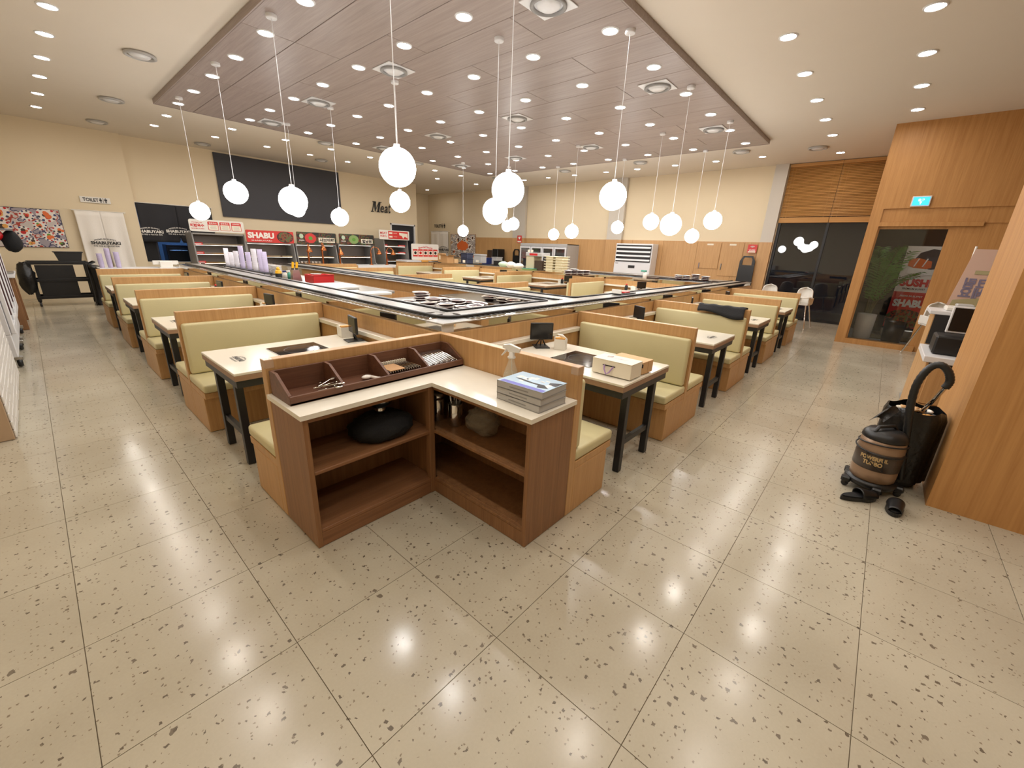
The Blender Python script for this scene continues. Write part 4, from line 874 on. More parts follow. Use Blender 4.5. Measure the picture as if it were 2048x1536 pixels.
for k, (px, py, w, h) in enumerate(((1007, 534, .5, .18), (1022, 536, .42, .2), (1037, 537, .46, .16))):
    x, y, z = on_z(px, py, ZT+.02); r = random.Random(20+k)
    tag(MB().ball((x, y, ZT+.02+h*.48), .5, 'mint' if k == 0 else 'linen', 18, 10, (.3, w*.75, h), .08, r).sit(ZT+.019).build('knotted_bag'), ['pale green knotted bag on the far counter', 'white knotted bag in the middle of the far counter', 'white spotted bag on the far counter, right of the other bags'][k], 'bag')
x, y, z = on_z(1000, 530, ZT+.02); tag(MB().box(x-.15, x+.15, y-.2, y+.2, ZT+.018, ZT+.15, 'blackp', .01).box(x-.16, x+.16, y-.21, y+.21, ZT+.15, ZT+.165, 'blackp', .004).build('black_tub'), 'low black tub on the far counter left of the bags', 'tub')
x, y, z = on_z(1060, 540, ZT+.02); tag(MB().box(x-.15, x+.15, y-.2, y+.2, ZT+.018, ZT+.06, 'green', .01).box(x-.16, x+.16, y-.21, y+.21, ZT+.06, ZT+.07, 'teal', .004).build('green_tray'), 'low green tray on the far counter', 'tray')
# white stacked trays in two columns
x, y, z = on_z(1103, 543, ZT+.02); x2, y2, z2 = on_z(1119, 544, ZT+.02); em = None
for c, (xx, yy) in enumerate(((x, y), (x, y-.335))):
    for q in range(6):
        lab = 'cream tray in the %s column on the far counter, %s from the bottom' % (('left', 'right')[c], ORD[q]); grp = 'cream trays in the %s column' % ('left', 'right')[c]
        if em is None:
            o = MB().box(-.135, .135, -.125, .125, 0, .052, 'egg', .006).box(-.175, .175, -.162, .162, .052, .07, 'egg', .005).build('stacked_tray'); em = o
        else: o = em.copy(); COL.objects.link(o)
        o.location = (xx, yy, ZT+.018+q*.072); tag(o, lab, 'tray', grp)
# sushi machine beside the trays
x, y, z = on_z(1072, 540, ZT+.02); t = thing('rice_machine', 'beige rice forming machine with control panel beside the cream trays', 'machine', (x, y, ZT+.018))
MB().box(x-.2, x+.2, y-.05, y+.25, ZT+.018, ZT+.42, 'beige', .012).build('cabinet', t); MB().box(x-.22, x+.2, y-.35, y+.25, ZT+.42, ZT+.52, 'lgrey', .01).build('head', t)
MB().box(x-.16, x+.16, y-.34, y-.052, ZT+.018, ZT+.3, 'brown', .01).build('hopper', t); MB().box(x-.224, x-.221, y-.2, y+.1, ZT+.44, ZT+.5, 'dred').build('control_panel', t)
for k in range(2): MB().box(x-.205, x-.201, y-.02+.12*k, y+.07+.12*k, ZT+.55-.02, ZT+.6, 'paper').build('notice_card', t)
for k, (px, n) in enumerate(((1136, 3), (1148, 4), (1160, 3), (1172, 3), (1357, 3), (1372, 3), (1390, 4), (1410, 3))):
    p = on_z(px, 548.5 if px < 1200 else 558+(px-1357)*.05, ZT+.03)
    for q in range(n): clone(dm, (p[0], p[1], ZT+.01+q*.035), (0, 0, k), 'patterned dish on the far counter %s, %s pile, %s from the bottom' % ('beside the cream trays' if px < 1200 else 'before the access panels', ORD[k % 4], ORD[q]), 'patterned dishes on the far counters %s' % ('by the trays' if px < 1200 else 'by the access panels'))
p = on_z(1289, 557, ZT+.02); t = thing('spray_cleaner', 'white and teal spray bottle lying by the air conditioner', 'bottle', p); MB().lathe([(.0, 0), (.05, 0), (.05, .12), (.02, .16), (.0, .16)], p, 'dishw', 12).build('bottle', t); MB().box(p[0]-.05, p[0]+.05, p[1]-.02, p[1]+.1, p[2]+.161, p[2]+.2, 'teal', .006).build('spray_head', t)
p = on_z(1302, 557, ZT+.02); tag(MB().box(p[0]-.12, p[0]+.12, p[1]-.17, p[1]+.17, ZT+.012, ZT+.06, 'brown', .01).build('brown_tray'), 'small brown tray beside the spray bottle on the far counter', 'tray')
p = on_z(1243, 589, ZT); t = thing('menu_tray', 'dark condiment tray on the front conveyor belt', 'tray', (p[0], 2.96, ZT+.012)); x = p[0]
MB().box(x-.25, x+.25, 2.88, 3.04, ZT+.012, ZT+.03, 'blackp', .005).box(x-.25, x-.235, 2.88, 3.04, ZT+.03, ZT+.09, 'white', .004).build('tray', t); MB().box(x-.1, x+.08, 2.9, 3.0, ZT+.031, ZT+.05, 'dred', .005).build('red_packet', t)
# ------------------------------------------------------------------ back wall: boards, signs, curtains
c0 = on_y(423, 307, YW); c1 = on_y(675, 343, YW); c2 = on_y(685, 453, YW)
tag(MB().box(4.58, 8.75, YW-.05, YW-.004, 2.42, 4.345, 'navyb', .004).build('menu_board'), 'large blank charcoal board high on the back wall', 'board')
a = on_y(735, 422, YW); b = on_y(790, 425, YW); cx, cz, hM = (a[0]+b[0])/2-.02, 3.25, .42
t = thing('wall_lettering', 'slanted dark lettering reading Meat on the back wall', 'sign', (cx, YW, cz))
def glyph(polys, nm):
    m = MB()
    for p in polys: m.slab([(cx+q[0]+.26*(q[1]-cz), YW-.03, q[1]) for q in [(u, cz+v) for u, v in p]], (0, -1, 0), .012, 'ink')
    return m.build(nm, t)
h2 = hM/2; x0 = -.46
glyph([[(x0+.05, -h2), (x0+.085, -h2), (x0+.085, h2), (x0+.05, h2)], [(x0+.30, -h2), (x0+.38, -h2), (x0+.38, h2), (x0+.30, h2)], [(x0+.085, h2), (x0+.085, h2-.12), (x0+.19, -h2+.02), (x0+.225, -h2+.02), (x0+.16, h2)], [(x0+.19, -h2+.02), (x0+.30, h2-.10), (x0+.30, h2), (x0+.215, -h2+.14)],
  [(x0, -h2), (x0+.13, -h2), (x0+.13, -h2+.03), (x0, -h2+.03)], [(x0+.26, -h2), (x0+.43, -h2), (x0+.43, -h2+.03), (x0+.26, -h2+.03)], [(x0+.0, h2-.03), (x0+.12, h2-.03), (x0+.12, h2), (x0+.0, h2)], [(x0+.33, h2-.03), (x0+.43, h2-.03), (x0+.43, h2), (x0+.33, h2)]], 'letter_m')
for k, (ch, w_, h_, xx) in enumerate((('e', .17, .27, .05), ('a', .17, .27, .24), ('t', .11, .37, .405))):
    m = MB(); letter(m, ch, (cx+xx-.26*(h2-h_/2), YW-.042, cz-h2+h_/2), RX, UZ, w_, h_, 'ink', .012, .26, lift=0); o = m.build('letter_'+ch, t); md = o.modifiers.new('depth', 'SOLIDIFY'); md.thickness = .012; md.offset = 0
def person(mb, c, rt, h, skirt, m='ink'):
    R = Vector(rt); c = Vector(c); U = Vector((0, 0, 1)); k = h
    def pl(pts): mb.slab([c+R*(p[0]*k)+U*(p[1]*k) for p in pts], R.cross(U), .004, m)
    pl([(.10*math.cos(i*math.pi/5), .40+.10*math.sin(i*math.pi/5)) for i in range(10)])
    if skirt: pl([(-.12, .27), (.12, .27), (.26, -.12), (-.26, -.12)]); pl([(-.10, -.12), (-.02, -.12), (-.02, -.48), (-.10, -.48)]); pl([(.02, -.12), (.10, -.12), (.10, -.48), (.02, -.48)])
    else: pl([(-.24, .27), (.24, .27), (.24, -.05), (.15, -.05), (.12, .1), (.12, -.48), (.02, -.48), (.02, -.1), (-.02, -.1), (-.02, -.48), (-.12, -.48), (-.12, .1), (-.15, -.05), (-.24, -.05)])
def toilet_sign(label, c, rt, w, back=True):
    t = thing('toilet_sign', label, 'sign', c); c = Vector(c); R = Vector(rt); N = R.cross(Vector(UZ))
    if back: m = MB(); quad(m, c-N*.0, rt, UZ, w*1.16, w*.29, 'white', .012); m.build('panel', t)
    q = c+N*.013; m = MB(); letter(m, 'TOILET', q-R*w*.18, rt, UZ, w*.60, w*.17, 'ink', .03); m.build('lettering', t)
    m = MB(); person(m, q+R*w*.20, rt, w*.24, True); m.build('woman_pictogram', t); m = MB(); person(m, q+R*w*.40, rt, w*.24, False); m.build('man_pictogram', t)
    m = MB(); quad(m, q+R*w*.30, rt, UZ, .008, w*.24, 'ink', .004); m.build('divider_line', t)
a = on_y(158, 392, YP-.02); b = on_y(222, 408, YP-.02); toilet_sign('white restroom sign above the linen curtain on the left', ((a[0]+b[0])/2, YP-.02, (a[2]+b[2])/2), RX, (b[0]-a[0])/1.16)
a = on_x(869, 452, XW-.02); b = on_x(891, 452, XW-.02); toilet_sign('restroom sign above the curtain in the far corner', (XW-.02, (a[1]+b[1])/2, a[2]), RY, abs(a[1]-b[1])*1.05, False)
def noren_sign(mb, c, rt, w, m):
    c = Vector(c); U = Vector(UZ)
    letter(mb, 'SHABUYAKI', c, rt, UZ, w, w*.14, m, .045); letter(mb, 'PREMIUM BUFFET', c+U*w*.17, rt, UZ, w*.74, w*.055, m, .02, arc=1.2); letter(mb, '무한 초밥 & 샤브샤브 뷔페', c-U*w*.14, rt, UZ, w*.86, w*.07, m, .02)
def curtain(label, xa, xb, y, z0, z1, m, name='noren_curtain', axis=0, split=.45, k=9, logo=None, lm='ink'):
    """two hanging panels; axis 0 hangs along x facing -y, axis 1 hangs along y facing -x"""
    t = thing(name, label, 'curtain', (xa, y, z1) if axis == 0 else (y, xa, z1))
    mid = (xa+xb)/2
    for s, (a, b) in enumerate(((xa, mid), (mid, xb))):
        def fn(u, v, a=a, b=b, s=s):
            q = a+(b-a)*u; open_ = max(0, (v-split)/(1-split))*.05; q += (-open_ if s == 0 else open_)*(u if s == 0 else 1-u)
            w = y+(.018+.03*v)*math.sin(u*k+s*2)*(.35+.65*v); z = z1+(z0-z1)*v
            return (q, w, z) if axis == 0 else (w, q, z)
        o = MB().grid(fn, 16, 14, m).build('panel', t); md = o.modifiers.new('cloth', 'SOLIDIFY'); md.thickness = .006
    for e in (xa-.03, xb+.03):
        if axis == 0: MB().box(e-.012, e+.012, y-.012, min(y+.119, YW-.002), z1-.002, z1+.022, 'white').build('wall_bracket', t)
        else: MB().box(y-.012, y+.099, e-.012, e+.012, z1-.002, z1+.022, 'white').build('wall_bracket', t)
    if axis == 0: MB().tube([(xa-.05, y, z1+.01), (xb+.05, y, z1+.01)], .012, 'white', 8).build('rod', t)
    else: MB().tube([(y, xa-.05, z1+.01), (y, xb+.05, z1+.01)], .012, 'white', 8).build('rod', t)
    for (c, w) in (logo or []):
        q = MB(); noren_sign(q, c, RX if axis == 0 else RY, w, lm); q.build('printed_logo', t)
    return t
a = on_y(147, 420, YP-.12); b = on_y(246, 426, YP-.12); lg = on_y(212, 486, YP-.19)
curtain('white linen restroom curtain with black logo on the left rear wall', a[0], b[0], YP-.12, .45, a[2], 'linen', logo=[((lg[0], YP-.19, lg[2]), .62)])
a = on_x(862, 463, XW-.1); b = on_x(896, 463, XW-.1); lg = on_x(881, 499, XW-.16)
curtain('pale restroom curtain with black logo in the far corner', b[1], a[1], XW-.1, .45, a[2], 'linen', axis=1, logo=[((XW-.165, lg[1]-.25, lg[2]), .9)])
l1 = on_y(301, 463, YW-.09); l2 = on_y(357, 463, YW-.09)
curtain('black kitchen pass curtain with two white logos', KX0+.015, KX1, YW-.03, on_y(320, 484, YW)[2], 2.64, 'noren', split=.9, logo=[((l1[0], YW-.09, l1[2]), .62), ((l2[0], YW-.09, l2[2]), .62)], lm='wink')
tag(MB().box(3.2, 4.1, 18.2, 18.26, 2.75, 2.79, 'kitchen').build('kitchen_tube_lamp'), 'blue-white tube lamp inside the kitchen beyond the pass', 'lamp')
def kbox(name, label, cat, *a, m='steelk'):
    t = thing(name, label, cat, (a[0], a[2], a[4])); MB().box(*a, m, .01).build('cabinet', t); MB().box(a[0]+.05, a[1]-.05, a[2]-.012, a[2], a[4]+(a[5]-a[4])*.3, a[5]-.1, 'dark', .004).build('door', t); MB().tube([(a[0]+.08, a[2]-.03, a[5]-.18), (a[1]-.08, a[2]-.03, a[5]-.18)], .012, 'steel', 6).build('handle', t)
kbox('kitchen_refrigerator', 'dark upright refrigerator inside the blue kitchen', 'refrigerator', 2.4, 2.78, 17.6, 18.3, .01, 1.9); kbox('kitchen_oven', 'dark oven inside the blue kitchen right of the refrigerator', 'oven', 3.1, 3.75, 18.4, 19.0, .01, 1.45); kbox('kitchen_hood', 'tall dark kitchen column beside the drinks case', 'hood', 4.2, 4.5, 17.6, 18.2, .01, 2.5)
# framed food prints
a = on_y(0, 415, YP); b = on_y(133, 494, YP); c = on_y(130, 424, YP)
fp = thing('food_poster', 'large colourful food poster on the left rear wall', 'poster', (-.3, YP, 1.8)); MB().box(-.85, b[0]+.05, YP-.03, YP-.003, b[2]-.02, c[2]+.04, 'ink').build('frame', fp); MB().box(-.84, b[0]+.04, YP-.034, YP-.031, b[2]-.01, c[2]+.03, 'cloth1').build('print', fp)
pw, ph_ = b[0]+.88, c[2]-b[2]+.04; m = print_dishes(MB(), ((b[0]-.80)/2, YP-.0345, (b[2]+c[2])/2+.01), RX, UZ, pw, ph_, 17, 3, ('blue', 'dred', 'navy'), ('dred', 'orangef', 'orangec', 'leaf', 'brown', 'orangef'), .13, .21); m.build('printed_dishes', fp)
a = on_x(902, 468, XW); b = on_x(952, 512, XW)
fp = thing('food_poster', 'crab dish poster on the far right wall beside the restroom curtain', 'poster', (XW, a[1], 1.8)); MB().box(XW-.04, XW-.022, b[1], a[1], b[2]-.15, a[2], 'kraft').build('frame', fp); MB().box(XW-.044, XW-.041, b[1]+.02, a[1]-.02, b[2]-.13, a[2]-.02, 'cloth2').build('print', fp)
m = print_dishes(MB(), (XW-.0445, (a[1]+b[1])/2, (a[2]+b[2])/2-.075), RY, UZ, abs(a[1]-b[1])-.05, a[2]-b[2]+.10, 16, 6, ('plum', 'grey', 'navy'), ('orangef', 'brown', 'plum', 'krafts'), .12, .20); plate2d(m, (XW-.0485, (a[1]+b[1])/2, (a[2]+b[2])/2-.05), RY, UZ, [(.42*math.cos(i*.314)*(1+.12*(i % 2)), .22*math.sin(i*.314)*(1+.12*(i % 2))) for i in range(20)], 'orangef', .002); m.build('printed_dishes', fp)
# open display cases along the back wall
def showcase(label, px0, px1, ptop, pbot, Y, head, shelves, tags=()):
    xa = on_y(px0, ptop, Y)[0]; xb = on_y(px1, ptop, Y)[0]; zt = on_y((px0+px1)/2, ptop, Y)[2]; t = thing('display_case', label, 'display case', ((xa+xb)/2, Y, 0), 0, 'open display cases along the back wall')
    D = .75; zb = .0
    MB().box(xa, xb, Y+D, Y+D+.05, .004, zt, 'casein').build('back_panel', t)
    for x in (xa, xb-.035): MB().prism([(Y-.25, .004), (Y+D, .004), (Y+D, zt), (Y+.05, zt), (Y-.05, 1.0), (Y-.25, .9)], 0, x, x+.035, 'grey').build('side_panel', t)
    MB().box(xa+.036, xb-.036, Y-.22, Y+D, .004, .78, 'steelk', .01).build('base', t); MB().box(xa+.036, xb-.036, Y-.24, Y-.2, .78, .86, 'steel', .01).build('front_bumper', t)
    MB().box(xa+.036, xb-.036, Y+.05, Y+D, zt-.05, zt, 'lgrey', .006).build('canopy', t)
    for k, py in enumerate(shelves):
        z = on_y((px0+px1)/2, py, Y+.1)[2]
        s = MB().box(xa+.037, xb-.037, Y+.12, Y+D-.01, z-.02, z, 'casein').build('shelf', t); MB().box(xa+.037, xb-.037, Y+.105, Y+.119, z-.03, z+.025, 'chrome', .003).build('price_rail', s)
        MB().box(xa+.08, xb-.08, Y+.135, Y+.16, z-.036, z-.022, 'caseglow').build('tube_lamp', s)
        for (f, w) in tags: 
            m = MB().box(xa+(xb-xa)*f, xa+(xb-xa)*(f+w), Y+.098, Y+.104, z-.03, z+.05, 'red'); m.box(xa+(xb-xa)*(f+w*.15), xa+(xb-xa)*(f+w*.85), Y+.095, Y+.0978, z, z+.02, 'wink'); m.build('price_card', s)
    return t, xa, xb, zt
def header(t, px0, py0, px1, py1, Y, base, r=.05):
    a = on_y(px0, py0, Y); b = on_y(px1, py1, Y); w = b[0]-a[0]; h = abs(a[2]-b[2]); c = Vector(((a[0]+b[0])/2, Y, (a[2]+b[2])/2))
    m = MB(); plate2d(m, c, RX, UZ, rrect(w, h, r), base, .03); o = m.build('header_sign', t); return o, c+Vector((0, -.03, 0)), w, h
YS = 16.1
t, xa, xb, zt = showcase('soup base case with white and red header at the left of the back wall', 383, 489, 467, 530, YS, None, (489, 507, 525), ((.01, .17),))
o, c, w, h = header(t, 375, 437, 489, 467, YS-.04, 'white', .06)
m = MB(); letter(m, '비법육수', c+Vector((-w*.36, 0, .0)), RX, UZ, w*.24, h*.28, 'red', .04); letter(m, 'SHABUYAKI', c+Vector((-w*.36, 0, -h*.26)), RX, UZ, w*.22, h*.10, 'red', .02); letter(m, 'PREMIUM', c+Vector((-w*.36, 0, h*.24)), RX, UZ, w*.18, h*.07, 'red', .01); m.build('lettering', o)
for k in range(3):
    q = c+Vector((w*(-.08+.215*k), 0, 0)); m = MB(); plate2d(m, q, RX, UZ, rrect(w*.19, h*.72, .03), 'red', .004); plate2d(m, q+Vector((0, -.005, -h*.11)), RX, UZ, rrect(w*.17, h*.44, .02), 'paper', .002)
    letter(m, ('얼큰육수', '맑은육수', '스키야키육수')[k], q+Vector((0, -.004, h*.24)), RX, UZ, w*.14, h*.12, 'wink', .02)
    for j in range(4): quad(m, q+Vector((0, -.0075, h*(.02-.085*j))), RX, UZ, w*(.12-.02*(j % 2)), h*.016, 'grey', .001)
    m.build('recipe_card', o)
t, xa, xb, zt = showcase('display case with red SHABU header sign', 492, 588.5, 485, 530, YS, None, (486.5, 512.5))
o, c, w, h = header(t, 490, 459, 588, 487, YS-.04, 'red', .03)
m = MB(); letter(m, 'SHABU', c+Vector((-w*.2, 0, h*.08)), RX, UZ, w*.54, h*.5, 'wink', .05); letter(m, 'SHABUYAKI', c+Vector((-w*.2, 0, -h*.34)), RX, UZ, w*.42, h*.10, 'wink', .01); m.build('lettering', o)
m = MB(); plate2d(m, c+Vector((w*.31, 0, 0)), RX, UZ, [(w*.18*math.cos(i*math.pi/12), h*.48*math.sin(i*math.pi/12)) for i in range(24)], 'ink', .004); plate2d(m, c+Vector((w*.31, -.004, 0)), RX, UZ, [(w*.165*math.cos(i*math.pi/12), h*.44*math.sin(i*math.pi/12)) for i in range(24)], 'hotpot', .003); m.build('hotpot_photo', o)
for k, (a, b, pt_, txt, lab) in enumerate(((591.5, 673, (463, 490), '샤브야채', 'display case with vegetable header sign and the first copper lamps in front'), (677, 748, (467, 491), '월남쌈', 'display case with green spring roll header sign'))):
    t, xa, xb, zt = showcase(lab, a, b, 488, 531, YS, None, (489.5, 513.5))
    o, c, w, h = header(t, a, pt_[0], b, pt_[1], YS-.04, 'vegprint', .03)
    m = MB(); q = c+Vector((w*(.24 if k == 0 else .28), 0, -h*.12)); plate2d(m, q, RX, UZ, rrect(w*(.42 if k == 0 else .34), h*.42, .01), 'paper', .004); letter(m, txt, q+Vector((0, -.005, 0)), RX, UZ, w*(.38 if k == 0 else .29), h*.32, 'ink', .04); m.build('name_plate', o)
    m = MB(); plate2d(m, c+Vector((-w*(.17 if k == 0 else .1), 0, 0)), RX, UZ, [(w*.14*math.cos(i*math.pi/8), h*.42*math.sin(i*math.pi/8)) for i in range(16)], 'red' if k == 0 else 'green', .004); plate2d(m, c+Vector((-w*(.17 if k == 0 else .1), -.004, 0)), RX, UZ, [(w*.05*math.cos(i*math.pi/8), h*.16*math.sin(i*math.pi/8)) for i in range(16)], 'leaf', .003); m.build('produce_photo', o)
    m = MB(); letter(m, 'FRESH', c+Vector((-w*.39, 0, -h*.2)), RX, UZ, w*.12, h*.12, 'wink', .01); plate2d(m, c+Vector((-w*.39, 0, h*.15)), RX, UZ, [(w*.05*math.cos(i*math.pi/6), h*.2*math.sin(i*math.pi/6)) for i in range(12)], 'mint', .003); m.build('freshness_mark', o)
t, xa, xb, zt = showcase('meat display case with red cow header at the right of the back wall', 768, 816, 478, 531, YS, None, (492, 506, 521), ((.02, .16), (.62, .3)))
o, c, w, h = header(t, 757, 459, 818, 481, YS-.04, 'white', .04)
m = MB(); letter(m, 'MEAT', c+Vector((-w*.36, 0, h*.18)), RX, UZ, w*.22, h*.24, 'red', .02); letter(m, 'FOR U', c+Vector((-w*.36, 0, -h*.15)), RX, UZ, w*.21, h*.22, 'red', .02); m.build('lettering', o)
m = MB(); quad(m, c+Vector((w*.12, 0, 0)), RX, UZ, w*.66, h*.82, 'red', .003); q = c+Vector((w*.28, -.003, 0))
plate2d(m, q, RX, UZ, [(-w*.13, h*.28), (w*.15, h*.22), (w*.16, -h*.3), (w*.06, -h*.1), (-w*.0, -h*.36), (-w*.04, -h*.05), (-w*.12, h*.02)], 'paper', .002)
for dz in (.2, -.18): quad(m, c+Vector((-w*.13, -.003, dz*h)), RX, UZ, w*.11, h*.18, 'paper', .002); quad(m, c+Vector((w*.02, -.003, dz*h)), RX, UZ, w*.12, h*.03, 'paper', .002)
m.build('cow_panel', o)
# buffet counter with copper heat lamps
YB = 14.7; xa = on_y(600, 530, YB)[0]; xb = on_y(803, 532, YB)[0]; zb = on_y(740, 533, YB)[2]
bc_ = thing('buffet_counter', 'oak buffet counter with white end in front of the display cases', 'counter', ((xa+xb)/2, YB, 0)); xm = on_y(716, 532, YB)[0]
MB().box(xa, xm, YB, YB+.8, .004, zb+.05, 'oak', .004).build('oak_section', bc_); MB().box(xm, xb, YB, YB+.8, .004, zb-.05, 'oak', .004).build('oak_base', bc_); MB().box(xm, xb+.02, YB-.02, YB+.8, zb-.049, zb+.04, 'whitem', .004).build('white_top', bc_)
def heatlamp(px, bulb, foot, zt0, side, label):
    x, _, z = on_y(px, foot, YB+.3); z = zt0; hx, _, hz = on_y(bulb[0], bulb[1], YB+.3); t = thing('heat_lamp', label, 'heat lamp', (x, YB+.3, z), 0, 'copper heat lamps on the buffet counter')
    MB().lathe([(.0, 0), (.07, 0), (.07, .02), (.03, .03), (.0, .03)], (x, YB+.3, z), 'copper', 14).build('foot', t); MB().tube([(x, YB+.3, z+.03), (x, YB+.3, hz+.0)], .03, 'copper', 10).build('post', t)
    top = hz+.22; MB().tube([(x, YB+.3, hz), (x+(hx-x)*.05, YB+.3, hz+.12), (x+(hx-x)*.35, YB+.28, top), (x+(hx-x)*.75, YB+.25, top-.02), (hx, YB+.22, hz+.12)], .014, 'copper', 8).build('gooseneck', t)
    s = MB().lathe([(.0, .13), (.03, .13), (.035, .09), (.06, .06), (.10, -.02), (.105, -.05), (.098, -.05), (.05, .05), (.0, .06)], (hx, YB+.22, hz), 'copper', 18).build('lamp_shade', t); MB().ball((hx, YB+.22, hz-.01), .045, 'heat', 12, 8).build('bulb', s)
for k, (px, bl_, ft) in enumerate(((619, (617, 501), 528), (647, (645, 498), 527), (681, (680, 507), 528), (743, (756, 506), 527), (774, (784, 507), 527))):
    heatlamp(px, bl_, ft, zb+(.05 if px < 716 else .041), 1, '%s copper heat lamp from the left on the buffet counter' % ORD[k])
for k in range(6):
    px = 604+k*7; x = on_y(px, 524, YB+.5)[0]; t = tag(MB().lathe([(.0, 0), (.05, 0), (.056, .09), (.05, .10), (.0, .10)], (x, YB+.5, zb+.051), 'steel', 12).build('steel_pot'), 'small steel condiment pot behind the first heat lamps', 'pot', 'steel condiment pots on the buffet counter')
# special sauce stand
YC = 14.95; a = on_y(822, 487, YC); b = on_y(877, 520, YC); t = thing('sauce_sign', 'white Special Sauce sign with five red cards', 'sign', ((a[0]+b[0])/2, YC, b[2])); w, h = b[0]-a[0], a[2]-b[2]; c = Vector(((a[0]+b[0])/2, YC, (a[2]+b[2])/2))
m = MB(); plate2d(m, c, RX, UZ, rrect(w, h, .06), 'white', .02); m.build('board', t); c = c+Vector((0, -.021, 0)); m = MB(); letter(m, 'Special Sauce', c+Vector((0, 0, h*.3)), RX, UZ, w*.52, h*.15, 'red', .02, arc=.5); m.build('lettering', t)
for k in range(5):
    q = c+Vector((w*(-.37+.185*k), 0, -h*.06)); m = MB(); quad(m, q, RX, UZ, w*.165, h*.46, 'red', .003); quad(m, q, RX, UZ, w*.14, h*.26, 'paper', .0045); plate2d(m, q, RX, UZ, [(w*.045*math.cos(i*math.pi/6), h*.09*math.sin(i*math.pi/6)) for i in range(12)], 'dark' if k != 1 else 'dred', .006); m.build('sauce_card', t)
ca, cb_ = on_y(807, 531, YC-.1)[0]+.05, on_y(882, 528, YC-.1)[0]; zz = b[2]-.005
t = thing('sauce_counter', 'oak and orange sauce counter under the Special Sauce sign', 'counter', ((ca+cb_)/2, YC, 0)); MB().box(ca, cb_, YC-.25, YC+.5, .004, zz-.07, 'oak', .004).build('base', t); MB().box(on_y(836, 528, YC)[0], cb_+.05, YC-.28, YC+.5, zz-.069, zz-.004, 'orangec', .004).build('orange_top', t); MB().box(ca, on_y(835, 528, YC)[0], YC-.28, YC+.5, zz-.069, zz-.01, 'whitem', .004).build('white_top', t)
# ------------------------------------------------------------------ along the right wall
# four-door glass refrigerator
XF = XW-.95; ya = on_x(1133, 490, XF)[1]; yb = on_x(1040, 484, XF)[1]; zt = on_x(1085, 487, XF)[2]; yc = ya-.0
t = thing('glass_refrigerator', 'four-door glass refrigerator standing against the far right wall', 'refrigerator', (XF, (ya+yb)/2, 0))
MB().box(XW-.06, XW-.025, ya, yb, .06, zt, 'lgrey').box(XF+.08, XW-.06, ya, ya+.03, .06, zt, 'lgrey').box(XF+.08, XW-.06, yb-.03, yb, .06, zt, 'lgrey').box(XF+.08, XW-.06, ya, yb, zt-.03, zt, 'lgrey').box(XF+.08, XW-.06, ya, yb, .06, .3, 'lgrey').build('body', t)
MB().box(XF+.04, XF+.08, ya, yb, zt-.12, zt, 'lgrey', .01).build('top_panel', t); MB().box(XF+.1, XF+.2, ya+.05, yb-.05, .003, .06, 'black').build('plinth', t)
dw = (yb-ya)/4
for k in range(4):
    a, b = ya+dw*k+.012, ya+dw*(k+1)-.012
    d = MB().box(XF, XF+.05, a, a+.06, .2, zt-.13, 'whitem', .006).box(XF, XF+.05, b-.06, b, .2, zt-.13, 'whitem', .006).box(XF, XF+.05, a+.06, b-.06, zt-.2, zt-.13, 'whitem', .006).box(XF, XF+.05, a+.06, b-.06, .2, .3, 'whitem', .006).build('door', t)
    MB().box(XF+.02, XF+.026, a+.06, b-.06, .3, zt-.2, 'clear').build('pane', d); MB().tube([(XF-.03, a+.03, 1.0), (XF-.03, a+.03, 1.5)], .012, 'chrome', 6).build('handle', d)
    for q in range(4): MB().box(XF+.12, XW-.1, a+.02, b-.02, .55+.42*q, .57+.42*q, 'grey').build('shelf', t)
    if k in (3, 0):
        m = MB(); c = (XF+.018, (a+b)/2, .98+.0); noren_sign(m, c, RY, .42, 'wink'); m.build('printed_logo', d)
# air conditioner
XAc = 14.75; ya = on_x(1298, 545, XAc)[1]; yb = on_x(1226, 545, XAc)[1]; zt = on_x(1265, 487, XAc)[2]
t = thing('floor_air_conditioner', 'tall white floor-standing air conditioner with black louvres', 'air conditioner', (XAc, (ya+yb)/2, 0))
MB().box(XAc+.03, XW-.04, ya, yb, .003, zt, 'whitem', .01).build('cabinet', t)
MB().box(XAc, XAc+.03, ya, yb, .05, 1.42, 'whitem', .01).build('front_panel', t)
m = MB().box(XAc+.015, XAc+.03, ya+.04, yb-.04, 1.46, zt-.05, 'ink'); m.build('outlet', t)
for q in range(4): z = 1.50+q*(zt-.08-1.5)/3.6; MB().slab([(XAc-.02, ya+.05, z), (XAc+.02, ya+.05, z+.055), (XAc+.02, yb-.05, z+.055), (XAc-.02, yb-.05, z)], (-1, 0, 1), .012, 'whitem').build('louvre', t)
MB().box(XAc-.004, XAc, (ya+yb)/2-.13, (ya+yb)/2+.13, 1.24, 1.34, 'ink').build('display', t); MB().box(XAc-.004, XAc, yb-.17, yb-.05, 1.38, 1.41, 'grey').build('name_badge', t)
# access panels in the wainscot
for k, (a, b) in enumerate((((1401, 485), (1434, 538)), ((1445.5, 485.6), (1476, 554)))):
    X = XW-.022; p = on_x(*a, X); q = on_x(*b, X); t = thing('access_door', ['smaller oak access door in the wainscot, left of the two', 'taller oak access door in the wainscot, right of the two'][k], 'wall cabinet', (X, (p[1]+q[1])/2, (p[2]+q[2])/2))
    MB().box(X-.02, X-.001, q[1], p[1], q[2], p[2], 'oak', .006).build('door', t); MB().box(X-.035, X-.021, p[1]-.1, p[1]-.06, 1.35, 1.55, 'chrome', .008).build('handle', t); MB().box(X-.024, X-.0201, (p[1]+q[1])/2-.1, (p[1]+q[1])/2+.1, p[2]-.08, p[2]-.03, 'paper').build('paper_label', t)
